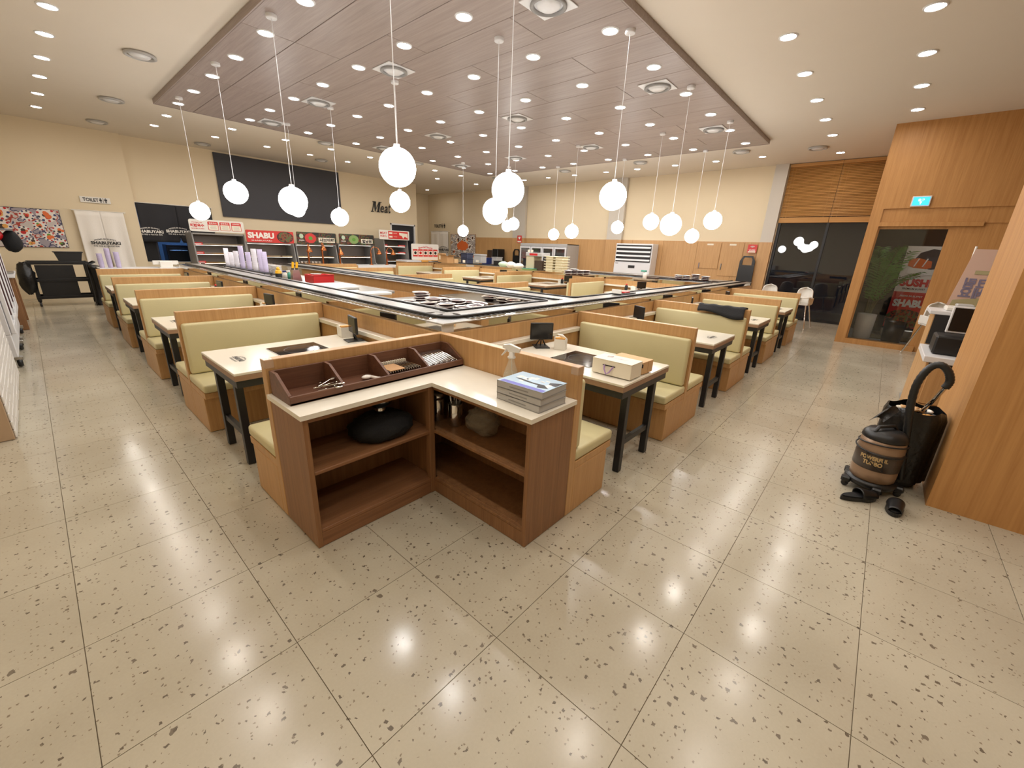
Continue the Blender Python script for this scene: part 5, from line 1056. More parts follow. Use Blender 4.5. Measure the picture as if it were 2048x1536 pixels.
# small wall notices
def notice(label, px0, py0, px1, py1, kind):
    X = XW-.155 if kind == 'wifi' else XW-.16; p = on_x(px0, py0, X); q = on_x(px1, py1, X); c = Vector((X, (p[1]+q[1])/2, (p[2]+q[2])/2)); w, h = p[1]-q[1], p[2]-q[2]
    t = thing('wall_notice', label, 'sign', c); m = MB(); quad(m, c, RY, UZ, w, h, 'red', .008); m.build('panel', t); m = MB(); c = c+Vector((-.0085, 0, 0))
    if kind == 'wifi':
        for r in (.1, .2, .3): m.tube([(c.x-.003, c.y-r*w*1.1*math.sin(a), c.z+.1*h+r*h*.7*math.cos(a)) for a in [(-.8+.2*i) for i in range(9)]], .006, 'wink', 4)
        letter(m, 'WIFI', c+Vector((0, 0, -h*.18)), RY, UZ, w*.7, h*.16, 'wink', .03); quad(m, c+Vector((0, 0, -h*.38)), RY, UZ, w*.8, h*.16, 'paper', .003)
    else:
        plate2d(m, c+Vector((0, 0, h*.15)), RY, UZ, [(0, -.12*h*1.6), (.16*w*1.6, .06*h), (.12*w*1.6, .18*h), (.05*w*1.6, .2*h), (0, .12*h), (-.05*w*1.6, .2*h), (-.12*w*1.6, .18*h), (-.16*w*1.6, .06*h)], 'wink', .003); quad(m, c+Vector((0, 0, -h*.32)), RY, UZ, w*.8, h*.2, 'paper', .003)
    m.build('print', t)
notice('small red wireless network notice on the column beside the window', 1497, 489, 1512, 506, 'wifi'); notice('small red heart notice on the wall above the glass refrigerator', 1035, 471, 1043, 486, 'heart')
def aboard(label, px0, px1, ptop, X):
    p = on_x(px0, ptop, X); q = on_x(px1, ptop, X); w = (p[1]-q[1])/2; yc = (p[1]+q[1])/2; zt = p[2]; t = thing('floor_sign', label, 'sign', (X, yc, 0))
    out = [(-w*1.15, .004), (w*1.15, .004), (w*1.0, zt-.2), (w*.6, zt-.03), (0, zt), (-w*.6, zt-.03), (-w*1.0, zt-.2)]
    m = MB()
    m.prism([(yc-w*1.15, .004), (yc+w*1.15, .004), (yc+w, zt-.30), (yc-w, zt-.30)], 0, X, X+.05, 'blackp').prism([(yc-w, zt-.299), (yc-w*.62, zt-.299), (yc-w*.62, zt-.13), (yc-w*.45, zt-.07), (yc+w*.45, zt-.07), (yc+w*.62, zt-.13), (yc+w*.62, zt-.299), (yc+w, zt-.299), (yc+w, zt-.18), (yc+w*.6, zt-.02), (yc-w*.6, zt-.02), (yc-w, zt-.18)], 0, X, X+.05, 'blackp'); m.build('panel', t)
    MB().box(X+.05, X+.07, yc-w*.55, yc+w*.55, .3, zt-.4, 'blackp').build('rear_brace', t)
aboard('black folding floor sign with handle leaning by the window column', 1482, 1513, 510, XW-.26); aboard('black folding floor sign beside the glass refrigerator', 1026, 1040, 497, XW-.3)
t = thing('black_tower', 'dark drinks machine tower in the far corner by the floor sign', 'machine', (14.8, 14.3, 0)); MB().box(14.6, 15.1, 13.9, 14.25, .004, 1.72, 'blackp', .02).build('cabinet', t); MB().box(14.62, 15.1, 14.27, 14.62, .004, 1.66, 'brown', .02).build('side_unit', t)
for k, (px, c) in enumerate(((948, 'beige'), (974, 'blue'), (994, 'lgrey'))):
    p = on_x(px, 522, 13.0); tag(MB().box(12.83, 13.17, p[1]-.15, p[1]+.15, .949, 1.27+.05*k, c, .01).box(12.815, 13.185, p[1]-.165, p[1]+.165, 1.27+.05*k, 1.3+.05*k, c, .008).build('storage_tub'), ['beige', 'blue', 'light grey'][k]+' storage tub behind the far conveyor leg', 'tub')
t = thing('low_shelf', 'low dark shelf carrying storage tubs behind the far conveyor leg', 'shelf', (12.2, 15, 0)); MB().box(11.75, 13.2, 12.1, 14.55, .9, .948, 'blackp').build('top_board', t); [MB().box(q, q+.05, 12.15, 14.5, .004, .899, 'blackp').build('side_frame', t) for q in (11.8, 13.1)]
# highchairs
def highchair(label, loc, rot):
    t = thing('highchair', label, 'highchair', loc, rot, 'white highchairs')
    zs = .62; m = MB()
    m.box(-.19, .19, -.20, .20, zs, zs+.035, 'white', .012); o = m.build('seat', t, False)
    def back(u, v):
        a = math.pi*(.5+ (u-.5)*1.0); w = .21*(1-.25*v*v)*(1 if v < .75 else math.sqrt(max(.0, 1-((v-.75)/.25)**2))*.9+.1)
        return (.19+.03*v-.10*abs(u-.5)**2*4, (u-.5)*2*w, zs+.02+.44*v)
    o = MB().grid(back, 12, 12, 'white').build('backrest', t, False); md = o.modifiers.new('shell', 'SOLIDIFY'); md.thickness = .022
    for s in (-1, 1): MB().box(-.18, .19, s*.20-.012, s*.20+.012, zs+.03, zs+.19, 'white', .01).build('side_wing', t, False)
    MB().soft(-.36, -.12, -.24, .24, zs+.19, zs+.225, 'white', .016, 2).build('tray', t, False); MB().box(-.19, -.17, -.03, .03, zs+.03, zs+.2, 'white').build('crotch_post', t, False)
    for sx in (-1, 1):
        for sy in (-1, 1): l = MB().tube([(sx*.14, sy*.15, zs), (sx*.27, sy*.27, .012)], .016, 'chrome', 8).build('leg', t, False); MB().ball((sx*.27, sy*.27, .018), .018, 'white', 8, 6).build('foot_cap', l, False)
    return t
h = highchair('white highchair nearest the window corner, left of the pair', (13.9, 2.42, 0), .1)
clone(h, (13.55, 1.55, 0), -.15, 'white highchair in front of the dark window, right of the pair'); clone(h, (11.55, -.95, 0), .4, 'white highchair beside the counter in front of the entrance glass')
# ------------------------------------------------------------------ entrance side
a = on_x(1826, 393, XD); b = on_x(1858, 413, XD); c = Vector((XD-.05, (a[1]+b[1])/2, (a[2]+b[2])/2)); w, h_ = a[1]-b[1], a[2]-b[2]
t = thing('exit_sign', 'small lit blue exit sign above the entrance door', 'sign', c); MB().box(XD-.05, XD-.002, b[1], a[1], b[2], a[2], 'white', .008).build('housing', t)
m = MB(); quad(m, c, RY, UZ, w*.86, h_*.78, 'exitg', .004); m.build('lit_panel', t); m = MB(); letter(m, '출구', c+Vector((-.006, 0, h_*.12)), RY, UZ, w*.34, h_*.26, 'exitw', .02); person(m, c+Vector((-.006, 0, -h_*.14)), RY, h_*.36, False, 'exitw'); m.build('running_figure', t)
# porch: palm in a planter, roll-up banner, mat
pl = on_z(1742, 676, 0); px, py = 13.05, on_x(1728, 650, 13.05)[1]
t = thing('potted_palm', 'leafy green palm in a white planter behind the entrance glass', 'potted plant', (px, py, 0)); MB().lathe([(.0, .01), (.15, .01), (.17, .05), (.185, .60), (.17, .60), (.16, .56), (.0, .56)], (px, py, 0), 'white', 22).build('planter', t); MB().lathe([(.0, .57), (.16, .565)], (px, py, 0), 'soil', 16).build('soil', t)
rp = random.Random(5)
for k in range(34):
    a = rp.uniform(0, 6.28); rch = rp.uniform(.2, .62); rch = min(rch, (px-12.6)/max(.05, -math.cos(a)), (.22-py)/max(.05, math.sin(a))); hgt = rp.uniform(1.0, 1.75); base = Vector((px+.06*math.cos(a), py+.06*math.sin(a), .62)); pts = []
    for i in range(7):
        u = i/6; pts.append(base+Vector((rch*u**1.6*math.cos(a), rch*u**1.6*math.sin(a), hgt*(u*1.25-.38*u**2.6))))
    fr = MB(); fr.tube(pts, [.011, .010, .009, .008, .006, .004, .002], 'stem', 5)
    for i in range(15):
        u = .25+.75*i/14; q = u*6; j = min(5, int(q)); p = pts[j].lerp(pts[j+1], q-j); tn = unit(pts[j+1]-pts[j])
        sd = unit(tn.cross(Vector((0, 0, 1)))); L = .26*(1-.6*abs(u-.6))
        for s in (-1, 1):
            e = p+(sd*s*.8+tn*.55+Vector((0, 0, -.25)))*L; wv = tn*.012
            fr.add([p-wv, p+wv, (p+e)/2+wv*1.3+Vector((0, 0, .012)), e, (p+e)/2-wv*1.3+Vector((0, 0, .012))], [(0, 1, 2, 3, 4)], 'leaf')
    fr.build('frond', t)
XB_ = 14.1; a = on_x(1818, 492, XB_); b = on_x(1800, 660, XB_); bw = .80; yl = on_x(1816, 495, XB_)[1]; bw = .68; zt = a[2]; zb = .25
t = thing('rollup_banner', 'roll-up banner reading SUSHI and SHABU behind the entrance glass', 'banner', (XB_, yl-bw/2, 0)); cy_ = yl-bw/2; H = zt-zb
m = MB(); quad(m, (XB_, cy_, zb+H/2), RY, UZ, bw, H, 'dishw', .006); o = m.build('print_sheet', t)
def bl2(z): return Vector((XB_-.007, cy_, zb+H*z))
m = MB(); plate2d(m, bl2(.83)+Vector((0, -.1, 0)), RY, UZ, [(-.26, .02), (-.18, .18), (.02, .27), (.3, .22), (.42, .05), (.42, -.12), (.05, -.2)], 'navyb', .002); plate2d(m, bl2(.80)+Vector((-.003, .04, 0)), RY, UZ, [(-.2, .08), (-.05, .12), (.2, .05), (.22, -.1), (.02, -.16), (-.2, -.06)], 'orangef', .002); plate2d(m, bl2(.72)+Vector((-.004, .02, 0)), RY, UZ, [(-.18, .05), (.2, .02), (.26, -.1), (.0, -.14), (-.2, -.07)], 'wink', .002)
for k in range(2): plate2d(m, bl2(.81)+Vector((-.006, .12-.15*k, 0)), RY, UZ, [(-.02, -.1), (.0, -.1), (.06, .09), (.035, .09)], 'wink', .001)
m.build('salmon_print', o); m = MB(); letter(m, 'SUSHI', bl2(.565), RY, UZ, bw*.82, H*.095, 'red', .06); letter(m, 'PREMIUM BUFFET', bl2(.49), RY, UZ, bw*.6, H*.022, 'ink', .01); m.build('sushi_lettering', o)
m = MB(); quad(m, bl2(.225), RY, UZ, bw, H*.45, 'red', .002); letter(m, 'PREMIUM BUFFET', bl2(.40)+Vector((-.003, 0, 0)), RY, UZ, bw*.6, H*.022, 'wink', .01); letter(m, 'SHABU', bl2(.31)+Vector((-.003, 0, 0)), RY, UZ, bw*.86, H*.095, 'wink', .06); plate2d(m, bl2(.10)+Vector((-.003, 0, 0)), RY, UZ, [(.36*math.cos(i*.314), .24*math.sin(i*.314)+.02) for i in range(20)], 'hotpot', .002); m.build('shabu_panel', o)
MB().box(XB_-.06, XB_+.06, cy_-bw/2-.02, cy_+bw/2+.02, .012, .2, 'steel', .02).build('base_case', t); MB().tube([(XB_+.02, cy_, .2), (XB_+.02, cy_, zt)], .012, 'steel', 6).build('support_pole', t)
tag(MB().box(13.3, 14.0, cy_-.4, cy_+.6, .009, .03, 'olive', .005).build('door_mat'), 'olive door mat on the porch floor behind the glass', 'mat')
t = thing('cane_basket', 'dark umbrella basket by the banner on the porch', 'basket', (12.9, cy_+.15, 0)); MB().lathe([(.0, .032), (.17, .032), (.2, .5), (.185, .5), (.16, .06), (.0, .06)], (12.9, cy_+.15, 0), 'blackp', 16).build('basket', t)
# service desk with monitor, printers
XT = 5.75
t = thing('service_desk', 'oak service desk with white top partly behind the wood column', 'desk', (6.1, -1.1, 0)); YE = -.50; ZD = .90
MB().box(XT, 6.62, -3.2, YE, .003, ZD-.06, 'oak', .004).build('cabinet', t); MB().box(XT-.025, 6.62, -3.2, YE+.03, ZD-.059, ZD, 'whitem', .004).build('worktop', t); MB().box(XT-.004, XT-.0005, -3.2, YE-.02, ZD-.10, ZD-.062, 'dark').build('painted_shade_strip', t)  # dark strip on the cabinet front stands in for shade under the worktop
for z0, z1 in ((.42, .79), (.06, .41)): d = MB().box(XT-.018, XT-.0005, -1.35, YE-.04, z0, z1, 'oak', .003).build('drawer', t)
MB().box(6.63, 7.1, -3.2, YE-.0, .003, 1.24, 'oak', .004).build('high_counter', t); MB().box(6.60, 7.15, -3.2, YE+.04, 1.241, 1.28, 'whitem', .004).build('high_top', t)
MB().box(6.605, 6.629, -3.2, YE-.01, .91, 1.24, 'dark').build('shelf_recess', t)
p = on_x(1905, 660, 6.15); t = thing('desk_monitor', 'black computer monitor with pale frame on the service desk', 'monitor', (6.1, -1.05, ZD)); a = on_x(1909, 612, 6.1); b = on_x(1895, 665, 6.1)
ym = a[1]; zt, zb = a[2], b[2]; MB().box(6.1, 6.14, ym-.62, ym, zb, zt, 'whitem', .006).build('housing', t); MB().box(6.094, 6.099, ym-.605, ym-.015, zb+.02, zt-.015, 'screen').build('display', t); MB().box(6.11, 6.15, ym-.36, ym-.26, ZD+.20, zb+.02, 'whitem', .006).build('neck', t); MB().box(6.0, 6.24, ym-.43, ym-.17, ZD+.188, ZD+.2, 'whitem', .004).build('foot', t)
t = thing('receipt_printer', 'black receipt printer box under the desk monitor', 'printer', (6.1, ym-.3, ZD)); MB().box(5.92, 6.32, ym-.75, ym+.06, ZD+.002, ZD+.185, 'blackp', .015).build('housing', t); MB().box(5.916, 5.919, ym-.6, ym-.1, ZD+.07, ZD+.09, 'dark').build('paper_slot', t)
p = on_z(1880, 632, 1.285); t = thing('desk_phone', 'white handset device lying on the high counter', 'phone', p); MB().box(6.7, 6.95, -.85, -.58, 1.281, 1.33, 'white', .012).build('base', t); MB().box(6.74, 6.92, -.80, -.66, 1.331, 1.36, 'lgrey', .01).build('handset', t)
a = on_x(1952, 498, 7.6); bw = 1.0; t = thing('pink_flag_banner', 'pale pink feather banner behind the desk with mirrored lettering', 'banner', (7.6, a[1], 0)); zt = a[2]; yl = a[1]
yL = on_x(1880, 630, 7.6)
m = MB(); m.slab([(7.6, yL[1]+.02, .95), (7.6, yl, zt), (7.6, yl-bw, zt-.02), (7.6, yl-bw, .95)], (-1, 0, 0), .006, 'pink'); o = m.build('cloth', t)
MB().tube([(7.61, yl-.01, .02), (7.61, yl, zt+.03)], .012, 'white', 8).build('pole', t); MB().box(7.45, 7.8, yl-.2, yl+.2, .004, .03, 'grey', .006).build('base', t)
def mir(px, py): return on_x(px, py, 7.59)
for (x0, y0, x1, y1, s, cl_) in ((1928, 566, 2010, 560, '아이스크림', 'navyb'), (1917, 585, 1995, 582, '가져가세요', 'navyb')):
    p = mir(x0, y0); w = .56; m = MB(); v_, f_ = text_geo(s, .04); xs = [q[0] for q in v_]; ys_ = [q[1] for q in v_]; x0_, x1_, y0_, y1_ = min(xs), max(xs), min(ys_), max(ys_)
    m.add([(7.588, p[1]-w*(1-(q[0]-x0_)/(x1_-x0_)), p[2]+.13*((q[1]-y0_)/(y1_-y0_)-.5)) for q in v_], f_, 'grape'); m.build('mirrored_lettering', o)
m = MB(); p = mir(1950, 545); m.box(7.587, 7.59, p[1]-.24, p[1]-.14, p[2]-.022, p[2]+.022, 'pale').box(7.587, 7.59, p[1]-.12, p[1]-.0, p[2]-.022, p[2]+.022, 'pale'); p = mir(1900, 612); m.slab([(7.588, p[1]+.03, p[2]-.1), (7.588, p[1], p[2]+.08), (7.588, p[1]-.3, p[2]+.13), (7.588, p[1]-.42, p[2]+.1), (7.588, p[1]-.5, p[2]-.1)], (-1, 0, 0), .003, 'pale'); m.build('green_print', o)
# bin with liner, vacuum cleaner, slippers
BX, BY_ = 4.53, -.43
t = thing('waste_bin', 'black lined waste bin full of rubbish beside the wood column', 'bin', (BX, BY_, 0)); MB().lathe([(.0, .004), (.15, .004), (.16, .03), (.182, .60), (.17, .60), (.15, .05), (.0, .05)], (BX, BY_, 0), 'blackp', 20).build('bin', t)
rb = random.Random(6)
def liner(u, v):
    a = 2*math.pi*u; r = .192+.009*math.sin(7*a)+.008*math.sin(13*a+2)*v; z = .66-v*.60
    if v < .1: r -= .02; 
    return (BX+r*math.cos(a), BY_+r*math.sin(a), z+.012*math.sin(5*a)*(1-v))
MB().grid(liner, 40, 10, 'bag').build('bin_liner', t); MB().grid(lambda u, v: (BX-.15-.12*u+.02*math.sin(6*v), BY_+.14+.08*u+.09*(v-.5), .64-.09*u-.02*v+.04*math.sin(3*v)), 6, 6, 'bag').build('liner_corner', t)
MB().ball((BX, BY_, .57), .165, 'dark', 18, 8, (1, 1, .35), .08, rb).build('rubbish_heap', t)
for k in range(26):
    a = rb.uniform(0, 6.28); r = rb.uniform(0, .14); c = ('kraft', 'paper', 'orangec', 'wink', 'krafts')[k % 5]
    tag(MB().ball((BX+r*math.cos(a), BY_+r*math.sin(a), .635-.2*r+rb.uniform(0, .02)), rb.uniform(.018, .034), c, 7, 5, (1.2, .8, .5), .22, rb).build('rubbish_scrap'), 'crumpled scrap of packaging on top of the waste bin', 'rubbish', 'scraps in the waste bin')
VX, VY = 4.02, -.20
t = thing('vacuum_cleaner', 'bronze and black drum vacuum cleaner on a wheeled base with coiled cable', 'vacuum cleaner', (VX, VY, 0))
MB().lathe([(.0, .07), (.225, .07), (.24, .10), (.24, .13), (.0, .13)], (VX, VY, 0), 'blackp', 26).build('wheel_base', t)
for k in range(5):
    a = k*1.2566+.9; x, y = VX+.255*math.cos(a), VY+.255*math.sin(a); f = MB().box(x-.045, x+.045, y-.045, y+.045, .055, .12, 'blackp', .015).build('castor_arm', t); MB().lathe([(.0, -.014), (.032, -.014), (.036, 0), (.032, .014), (.0, .014)], (x, y, .036), 'black', 14, axis=0).build('castor_wheel', f)
MB().lathe([(.185, .131), (.205, .15), (.21, .22), (.207, .27)], (VX, VY, 0), 'vac', 28).build('lower_drum', t); MB().lathe([(.207, .271), (.213, .275), (.211, .46), (.207, .465)], (VX, VY, 0), 'vacd', 28).build('middle_band', t); MB().lathe([(.207, .466), (.208, .47), (.198, .585), (.19, .59)], (VX, VY, 0), 'vac', 28).build('upper_drum', t)
MB().lathe([(.0, .69), (.08, .69), (.16, .675), (.195, .64), (.205, .60), (.203, .591), (.0, .591)], (VX, VY, 0), 'blackp', 26).build('motor_head', t); MB().tube([(VX-.12, VY+.1, .665), (VX-.1, VY+.08, .72), (VX+.06, VY-.05, .725), (VX+.1, VY-.09, .67)], .018, 'blackp', 8).build('carry_handle', t)
yaw_c = math.atan2(-VY, -VX)
def on_drum(s, z, w, h, mt, nm, par, R=.2145):
    v_, f_ = text_geo(s, .05); xs = [q[0] for q in v_]; ys_ = [q[1] for q in v_]; x0_, x1_, y0_, y1_ = min(xs), max(xs), min(ys_), max(ys_)
    m = MB(); m.add([(VX+R*math.cos(yaw_c+((q[0]-x0_)/(x1_-x0_)-.5)*w/R-.15), VY+R*math.sin(yaw_c+((q[0]-x0_)/(x1_-x0_)-.5)*w/R-.15), z+((q[1]-y0_)/(y1_-y0_)-.5)*h) for q in v_], f_, mt); m.build(nm, par)
on_drum('POWERFUL', .405, .26, .045, 'gold', 'powerful_lettering', t); on_drum('TURBO', .35, .18, .045, 'gold', 'turbo_lettering', t)
for z, r_, d_ in ((.47, .225, .02), (.545, .215, -.02)): MB().tube([(VX+r_*math.cos(a), VY+r_*math.sin(a), z+d_*math.sin(a*1.0+1)) for a in [2*math.pi*i/30 for i in range(30)]], .008, 'blackp', 6, True).build('power_cable', t)
MB().tube([(VX-.19, VY+.12, .47), (VX-.225, VY+.1, .40), (VX-.235, VY+.02, .33), (VX-.22, VY-.06, .29), (VX-.225, VY-.04, .42)], .006, 'blackp', 6).build('cable_loop', t)
def smooth(p, n=6):
    out = []; P = [Vector(q) for q in p]
    for i in range(len(P)-1):
        p0 = P[max(i-1, 0)]; p1 = P[i]; p2 = P[i+1]; p3 = P[min(i+2, len(P)-1)]
        for k in range(n):
            u = k/n; out.append(.5*((2*p1)+(p2-p0)*u+(2*p0-5*p1+4*p2-p3)*u*u+(3*p1-p0-3*p2+p3)*u**3))
    return out+[P[-1]]
for c in t.children_recursive: c.data.transform(Matrix.Diagonal((.70, .70, .76, 1)))
VX, VY = 4.19, -.29; t.location = (VX, VY, 0); ORG[t.name] = Vector(t.location)
hs = [on_x(px_, py_, 4.29) for px_, py_ in ((1800, 958), (1806, 915), (1814, 862), (1821, 812), (1834, 768), (1857, 738), (1880, 730), (1896, 742), (1900, 762), (1890, 776))]
sp_ = smooth(hs, 8); MB().tube(sp_, [.024+.0025*(i % 2) for i in range(len(sp_))], 'blackp', 10).build('suction_hose', t); MB().tube([sp_[-1], Vector(on_x(1868, 800, 4.36)), Vector(on_x(1846, 820, 4.5))], .014, 'chrome', 10).build('chrome_wand', t)
def slipper(label, loc, rot):
    t = thing('slipper', label, 'slipper', loc, rot, 'black slippers by the vacuum cleaner'); out = []
    for i in range(28):
        a = 2*math.pi*i/28; c_, s_ = math.cos(a), math.sin(a); out.append((.14*c_, (.052 if c_ > 0 else .042)*s_*(1+.1*c_)))
    MB().prism(out, 2, .003, .032, 'blackp').build('sole', t, False); MB().prism([(x*.94, y*.9) for x, y in out], 2, .0325, .042, 'blackc').build('footbed', t, False)
    def up(u, v): a = math.pi*u; w = .054*(1-.25*v); x = -.01+.135*v; return (x, w*math.cos(a), .034+(.062-.025*v)*math.sin(a)**.8)
    o = MB().grid(up, 14, 8, 'blackp').build('strap', t, False); md = o.modifiers.new('shell', 'SOLIDIFY'); md.thickness = .006; return t
s1 = slipper('black slipper lying sideways under the vacuum cleaner, left of the pair', (3.90, -.24, 0), math.radians(-47)); clone(s1, (3.93, -.455, 0), math.radians(178), 'black slipper pointing to the camera, right of the pair')
# ------------------------------------------------------------------ left side: brick clad counter, refrigerators, side table, trolley
t = thing('brick_clad_counter', 'counter end clad in white relief bricks at the left edge', 'counter', (-.9, 6.7, 0)); XLc = -.415
MB().box(-1.4, XLc-.014, 5.385, 7.97, .003, 1.35, 'tanp', .004).build('core', t)
bme = None; r = random.Random(8)
for row in range(17):
    z = .012+row*.078; y = 5.39-(.21 if row % 2 else 0)
    while y < 7.96:
        a, b = max(y, 5.39), min(y+.415, 7.965); y += .42
        if b-a < .03: continue
        if b-a > .41:
            if bme is None: o = MB().box(-.014, 0, .003, .412, .003, .074, 'whitet', .005).build('brick', t, False); bme = o.data
            else: o = bpy.data.objects.new('brick', bme); COL.objects.link(o); o.parent = t
        else: o = MB().box(-.014, 0, .003, b-a-.003, .003, .074, 'whitet', .005).build('brick', t, False)
        o.location = (XLc+.9+r.uniform(0, .004), a-6.7, z)
MB().box(-1.42, XLc+.01, 5.38, 7.98, 1.351, 1.38, 'whitem', .004).build('worktop', t)
def upright(label, y0, y1):
    X = -.335; t = thing('glass_refrigerator', label, 'refrigerator', (X-.3, (y0+y1)/2, 0)); zt = 2.15
    MB().box(X-.7, X-.05, y0, y1, .15, .45, 'whitem', .01).box(X-.7, X-.05, y0, y0+.04, .45, zt, 'whitem', .006).box(X-.7, X-.05, y1-.04, y1, .45, zt, 'whitem', .006).box(X-.7, X-.66, y0+.04, y1-.04, .45, zt, 'whitem').box(X-.7, X-.05, y0+.04, y1-.04, zt-.2, zt, 'whitem').build('cabinet', t)
    n = 2; w = (y1-y0)/n
    for k in range(n):
        a, b = y0+w*k+.01, y0+w*(k+1)-.01; d = MB().box(X-.045, X, a, a+.07, .46, zt-.02, 'whitem', .008).box(X-.045, X, b-.07, b, .46, zt-.02, 'whitem', .008).box(X-.045, X, a+.07, b-.07, .46, .56, 'whitem', .006).box(X-.045, X, a+.07, b-.07, zt-.12, zt-.02, 'whitem', .006).build('door', t)
        MB().box(X-.03, X-.024, a+.07, b-.07, .56, zt-.12, 'clear').build('pane', d); MB().box(X+.0005, X+.012, a+.02, a+.05, .7, 1.9, 'plum', .004).build('handle_strip', d)
        for q in range(3): MB().box(X-.64, X-.08, a+.04, b-.04, .8+.4*q, .815+.4*q, 'grey').build('shelf', t)
    for yy in (y0+.1, y1-.1): MB().lathe([(.0, -.025), (.05, -.025), (.06, 0), (.05, .025), (.0, .025)], (X-.06, yy, .064), 'black', 16, axis=0).build('castor', t); MB().box(X-.1, X-.02, yy-.035, yy+.035, .10, .149, 'steel', .006).build('castor_bracket', t)
upright('white glass-door refrigerator on castors next to the brick clad counter', 8.3, 9.75); upright('second white glass-door refrigerator, farther along the left side', 9.85, 11.3)
t = thing('side_table', 'narrow wood-sided table with white top past the left refrigerators', 'table', (-.6, 12.6, 0)); [MB().box(-1.2, -.30, q, q+.05, .003, .93, 'walnut', .003).build('side_panel', t) for q in (11.6, 12.9)]; MB().box(-1.22, -.27, 11.55, 13.0, .931, .97, 'whitem', .006).build('top', t); MB().box(-1.15, -.35, 11.66, 12.89, .3, .325, 'walnutx').build('lower_shelf', t)
p = on_x(62, 585, -.4); tag(MB().box(-.62, -.35, 12.1, 12.6, .326, .45, 'orangef', .02).box(-.64, -.33, 12.08, 12.62, .45, .47, 'orangef', .008).build('orange_tub'), 'orange tub on the lower shelf of the left side table', 'tub')
tag(MB().box(-.66, -.34, 11.75, 12.0, .326, .62, 'grey', .03).box(-.68, -.32, 11.73, 12.02, .62, .64, 'grey', .01).build('grey_canister'), 'grey canister on the lower shelf of the left side table', 'canister')
t = thing('drinks_dispenser', 'grey and black drinks dispenser on the left side table', 'dispenser', (-.6, 12.3, .97)); MB().box(-.85, -.5, 12.0, 12.6, .972, 1.75, 'lgrey', .03).build('cabinet', t); MB().box(-.499, -.32, 12.15, 12.45, 1.5, 1.72, 'blackp', .03).build('spout_head', t); MB().box(-.49, -.28, 12.1, 12.5, .972, 1.0, 'steel', .006).build('drip_tray', t); MB().tube([(-.42, 12.3, 1.5), (-.42, 12.3, 1.38)], .02, 'blackp', 8).build('spout', t)
p = on_y(24, 483, 11.5); t = thing('hanging_bag', 'dark bag and red cloth hanging on a hook above the left refrigerators', 'bag', (p[0], 11.5, p[2])); MB().ball((p[0], 11.5, p[2]), .13, 'blackc', 14, 10, (.9, .8, 1.4), .06, random.Random(2)).build('bag', t); MB().ball((p[0]-.2, 11.48, p[2]+.1), .15, 'dred', 12, 8, (.9, .8, .7), .06, random.Random(3)).build('red_cloth', t)
MB().box(p[0]-.35, p[0]+.05, 11.301, 11.5, p[2]+.18, p[2]+.21, 'grey').build('shelf_bracket', t)
# utility trolley
CX0, CX1, CY0, CY1 = -.12, .92, 15.0, 15.55; ZTr = .98
t = thing('utility_trolley', 'black three-shelf utility trolley on castors by the left rear wall', 'trolley', ((CX0+CX1)/2, 15.3, 0))
for z in (.18, .58, ZTr): m = MB(); m.box(CX0, CX1, CY0, CY1, z, z+.02, 'blackp').box(CX0, CX1, CY0, CY0+.02, z+.02, z+.07, 'blackp', .005).box(CX0, CX1, CY1-.02, CY1, z+.02, z+.07, 'blackp', .005).box(CX0, CX0+.02, CY0+.02, CY1-.02, z+.02, z+.07, 'blackp', .005).box(CX1-.02, CX1, CY0+.02, CY1-.02, z+.02, z+.07, 'blackp', .005); m.build('shelf', t)
for x in (CX0+.04, CX1-.04):
    for y in (CY0+.04, CY1-.04): MB().box(x-.035, x+.035, y-.03, y+.03, .12, ZTr-.001, 'blackp', .01).build('post', t); MB().lathe([(.0, -.02), (.05, -.02), (.058, 0), (.05, .02), (.0, .02)], (x, y, .06), 'black', 14, axis=0).build('castor', t)
MB().box(CX0+.12, CX1-.28, CY0+.025, CY0+.03, .2, .97, 'blackp').build('front_panel', t)
MB().tube([(CX1, CY0+.06, ZTr), (CX1+.12, CY0+.06, ZTr+.06), (CX1+.12, CY1-.06, ZTr+.06), (CX1, CY1-.06, ZTr)], .018, 'blackp', 8).build('push_handle', t)
x, y = .62, 15.2; m = MB()
for (a, b, c, d) in ((x-.19, x+.19, y-.15, y+.15),): m.prism([(a, ZTr+.072), (b, ZTr+.072), (b+.05, ZTr+.28), (a-.05, ZTr+.28)], 1, c, d, 'blackp').box(a-.07, b+.07, c-.02, d+.02, ZTr+.28, ZTr+.3, 'blackp', .006)
tag(m.build('black_tub'), 'black tub standing on top of the utility trolley', 'tub')
tag(MB().ball((-.17, 14.93, .68), .24, 'bag', 16, 10, (.62, .6, 1.5), .13, random.Random(12)).build('black_bag'), 'black bag hanging on the left end of the utility trolley', 'bag')
def cover(u, v): x = .86+.5*u; return (x, 14.75-.06*math.sin(8*u)+.1*math.sin(3*v), 1.0-v*(.95+.12*math.sin(7*u))-.15*u*(1-v))
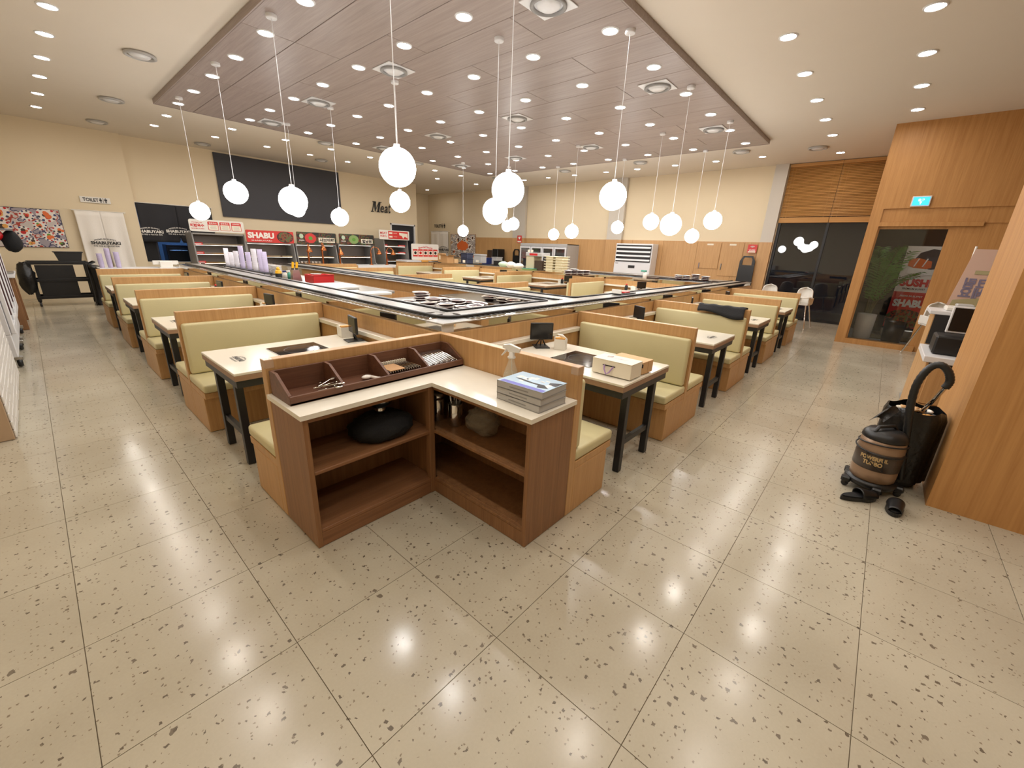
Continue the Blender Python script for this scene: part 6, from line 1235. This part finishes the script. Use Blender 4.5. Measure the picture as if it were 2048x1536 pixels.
o = MB().grid(cover, 18, 14, 'bag').build('black_plastic_cover'); tag(o, 'black plastic sheet hanging right of the utility trolley', 'cover'); md = o.modifiers.new('sheet', 'SOLIDIFY'); md.thickness = .01
tag(MB().tube([(.85, 14.74, 1.01), (1.38, 14.74, .88)], .015, 'black', 6).tube([(1.37, 14.74, .88), (1.37, 14.74, .004)], .015, 'black', 6).tube([(.86, 14.74, 1.0), (.86, 14.74, .004)], .015, 'black', 6).build('folding_rack'), 'thin black rack holding the plastic sheet beside the trolley', 'rack')
# counter behind the last left bench, with screen and cup stacks
t = thing('host_counter', 'white-topped counter behind the last left bench', 'counter', (1.8, 13.1, 0)); MB().box(.95, 2.9, 12.75, 13.35, .004, .985, 'oak', .004).build('base', t); MB().box(.93, 2.95, 12.72, 13.38, .986, 1.015, 'whitem', .004).build('worktop', t)
a = on_y(304, 521, 13.0); b = on_y(356, 521, 13.0); t = thing('office_monitor', 'white monitor seen from behind on the counter beyond the left benches', 'monitor', ((a[0]+b[0])/2, 13.0, 1.016)); MB().box(a[0], b[0], 13.0, 13.03, 1.08, a[2]+.0, 'white', .01).build('housing', t); xm = (a[0]+b[0])/2; MB().box(xm-.12, xm+.12, 12.95, 12.999, 1.016, 1.16, 'white', .01).build('stand', t); MB().box(xm-.15, xm+.15, 12.85, 13.1, 1.0155, 1.03, 'white', .004).build('foot', t)
for k, px in enumerate((203, 219, 236)):
    p = on_y(px, 540, 13.05); t = cupstack('%s stack of violet tinted cups in front of the linen curtain' % ORD[k], (max(p[0], 1.0+.14*k), 13.05, 1.016), (6, 9, 7)[k], True, 'violet cup stacks by the linen curtain')
# ------------------------------------------------------------------ finish: drop the lettering helper, scale to metres
bpy.data.objects.remove(_fo); bpy.data.curves.remove(_fc)
SM = Matrix.Scale(S, 4)
for me in bpy.data.meshes: me.transform(SM)
for o in bpy.data.objects:
    o.location = o.location*S
    for md in o.modifiers:
        if md.type == 'SOLIDIFY': md.thickness *= S
bpy.context.view_layer.update()
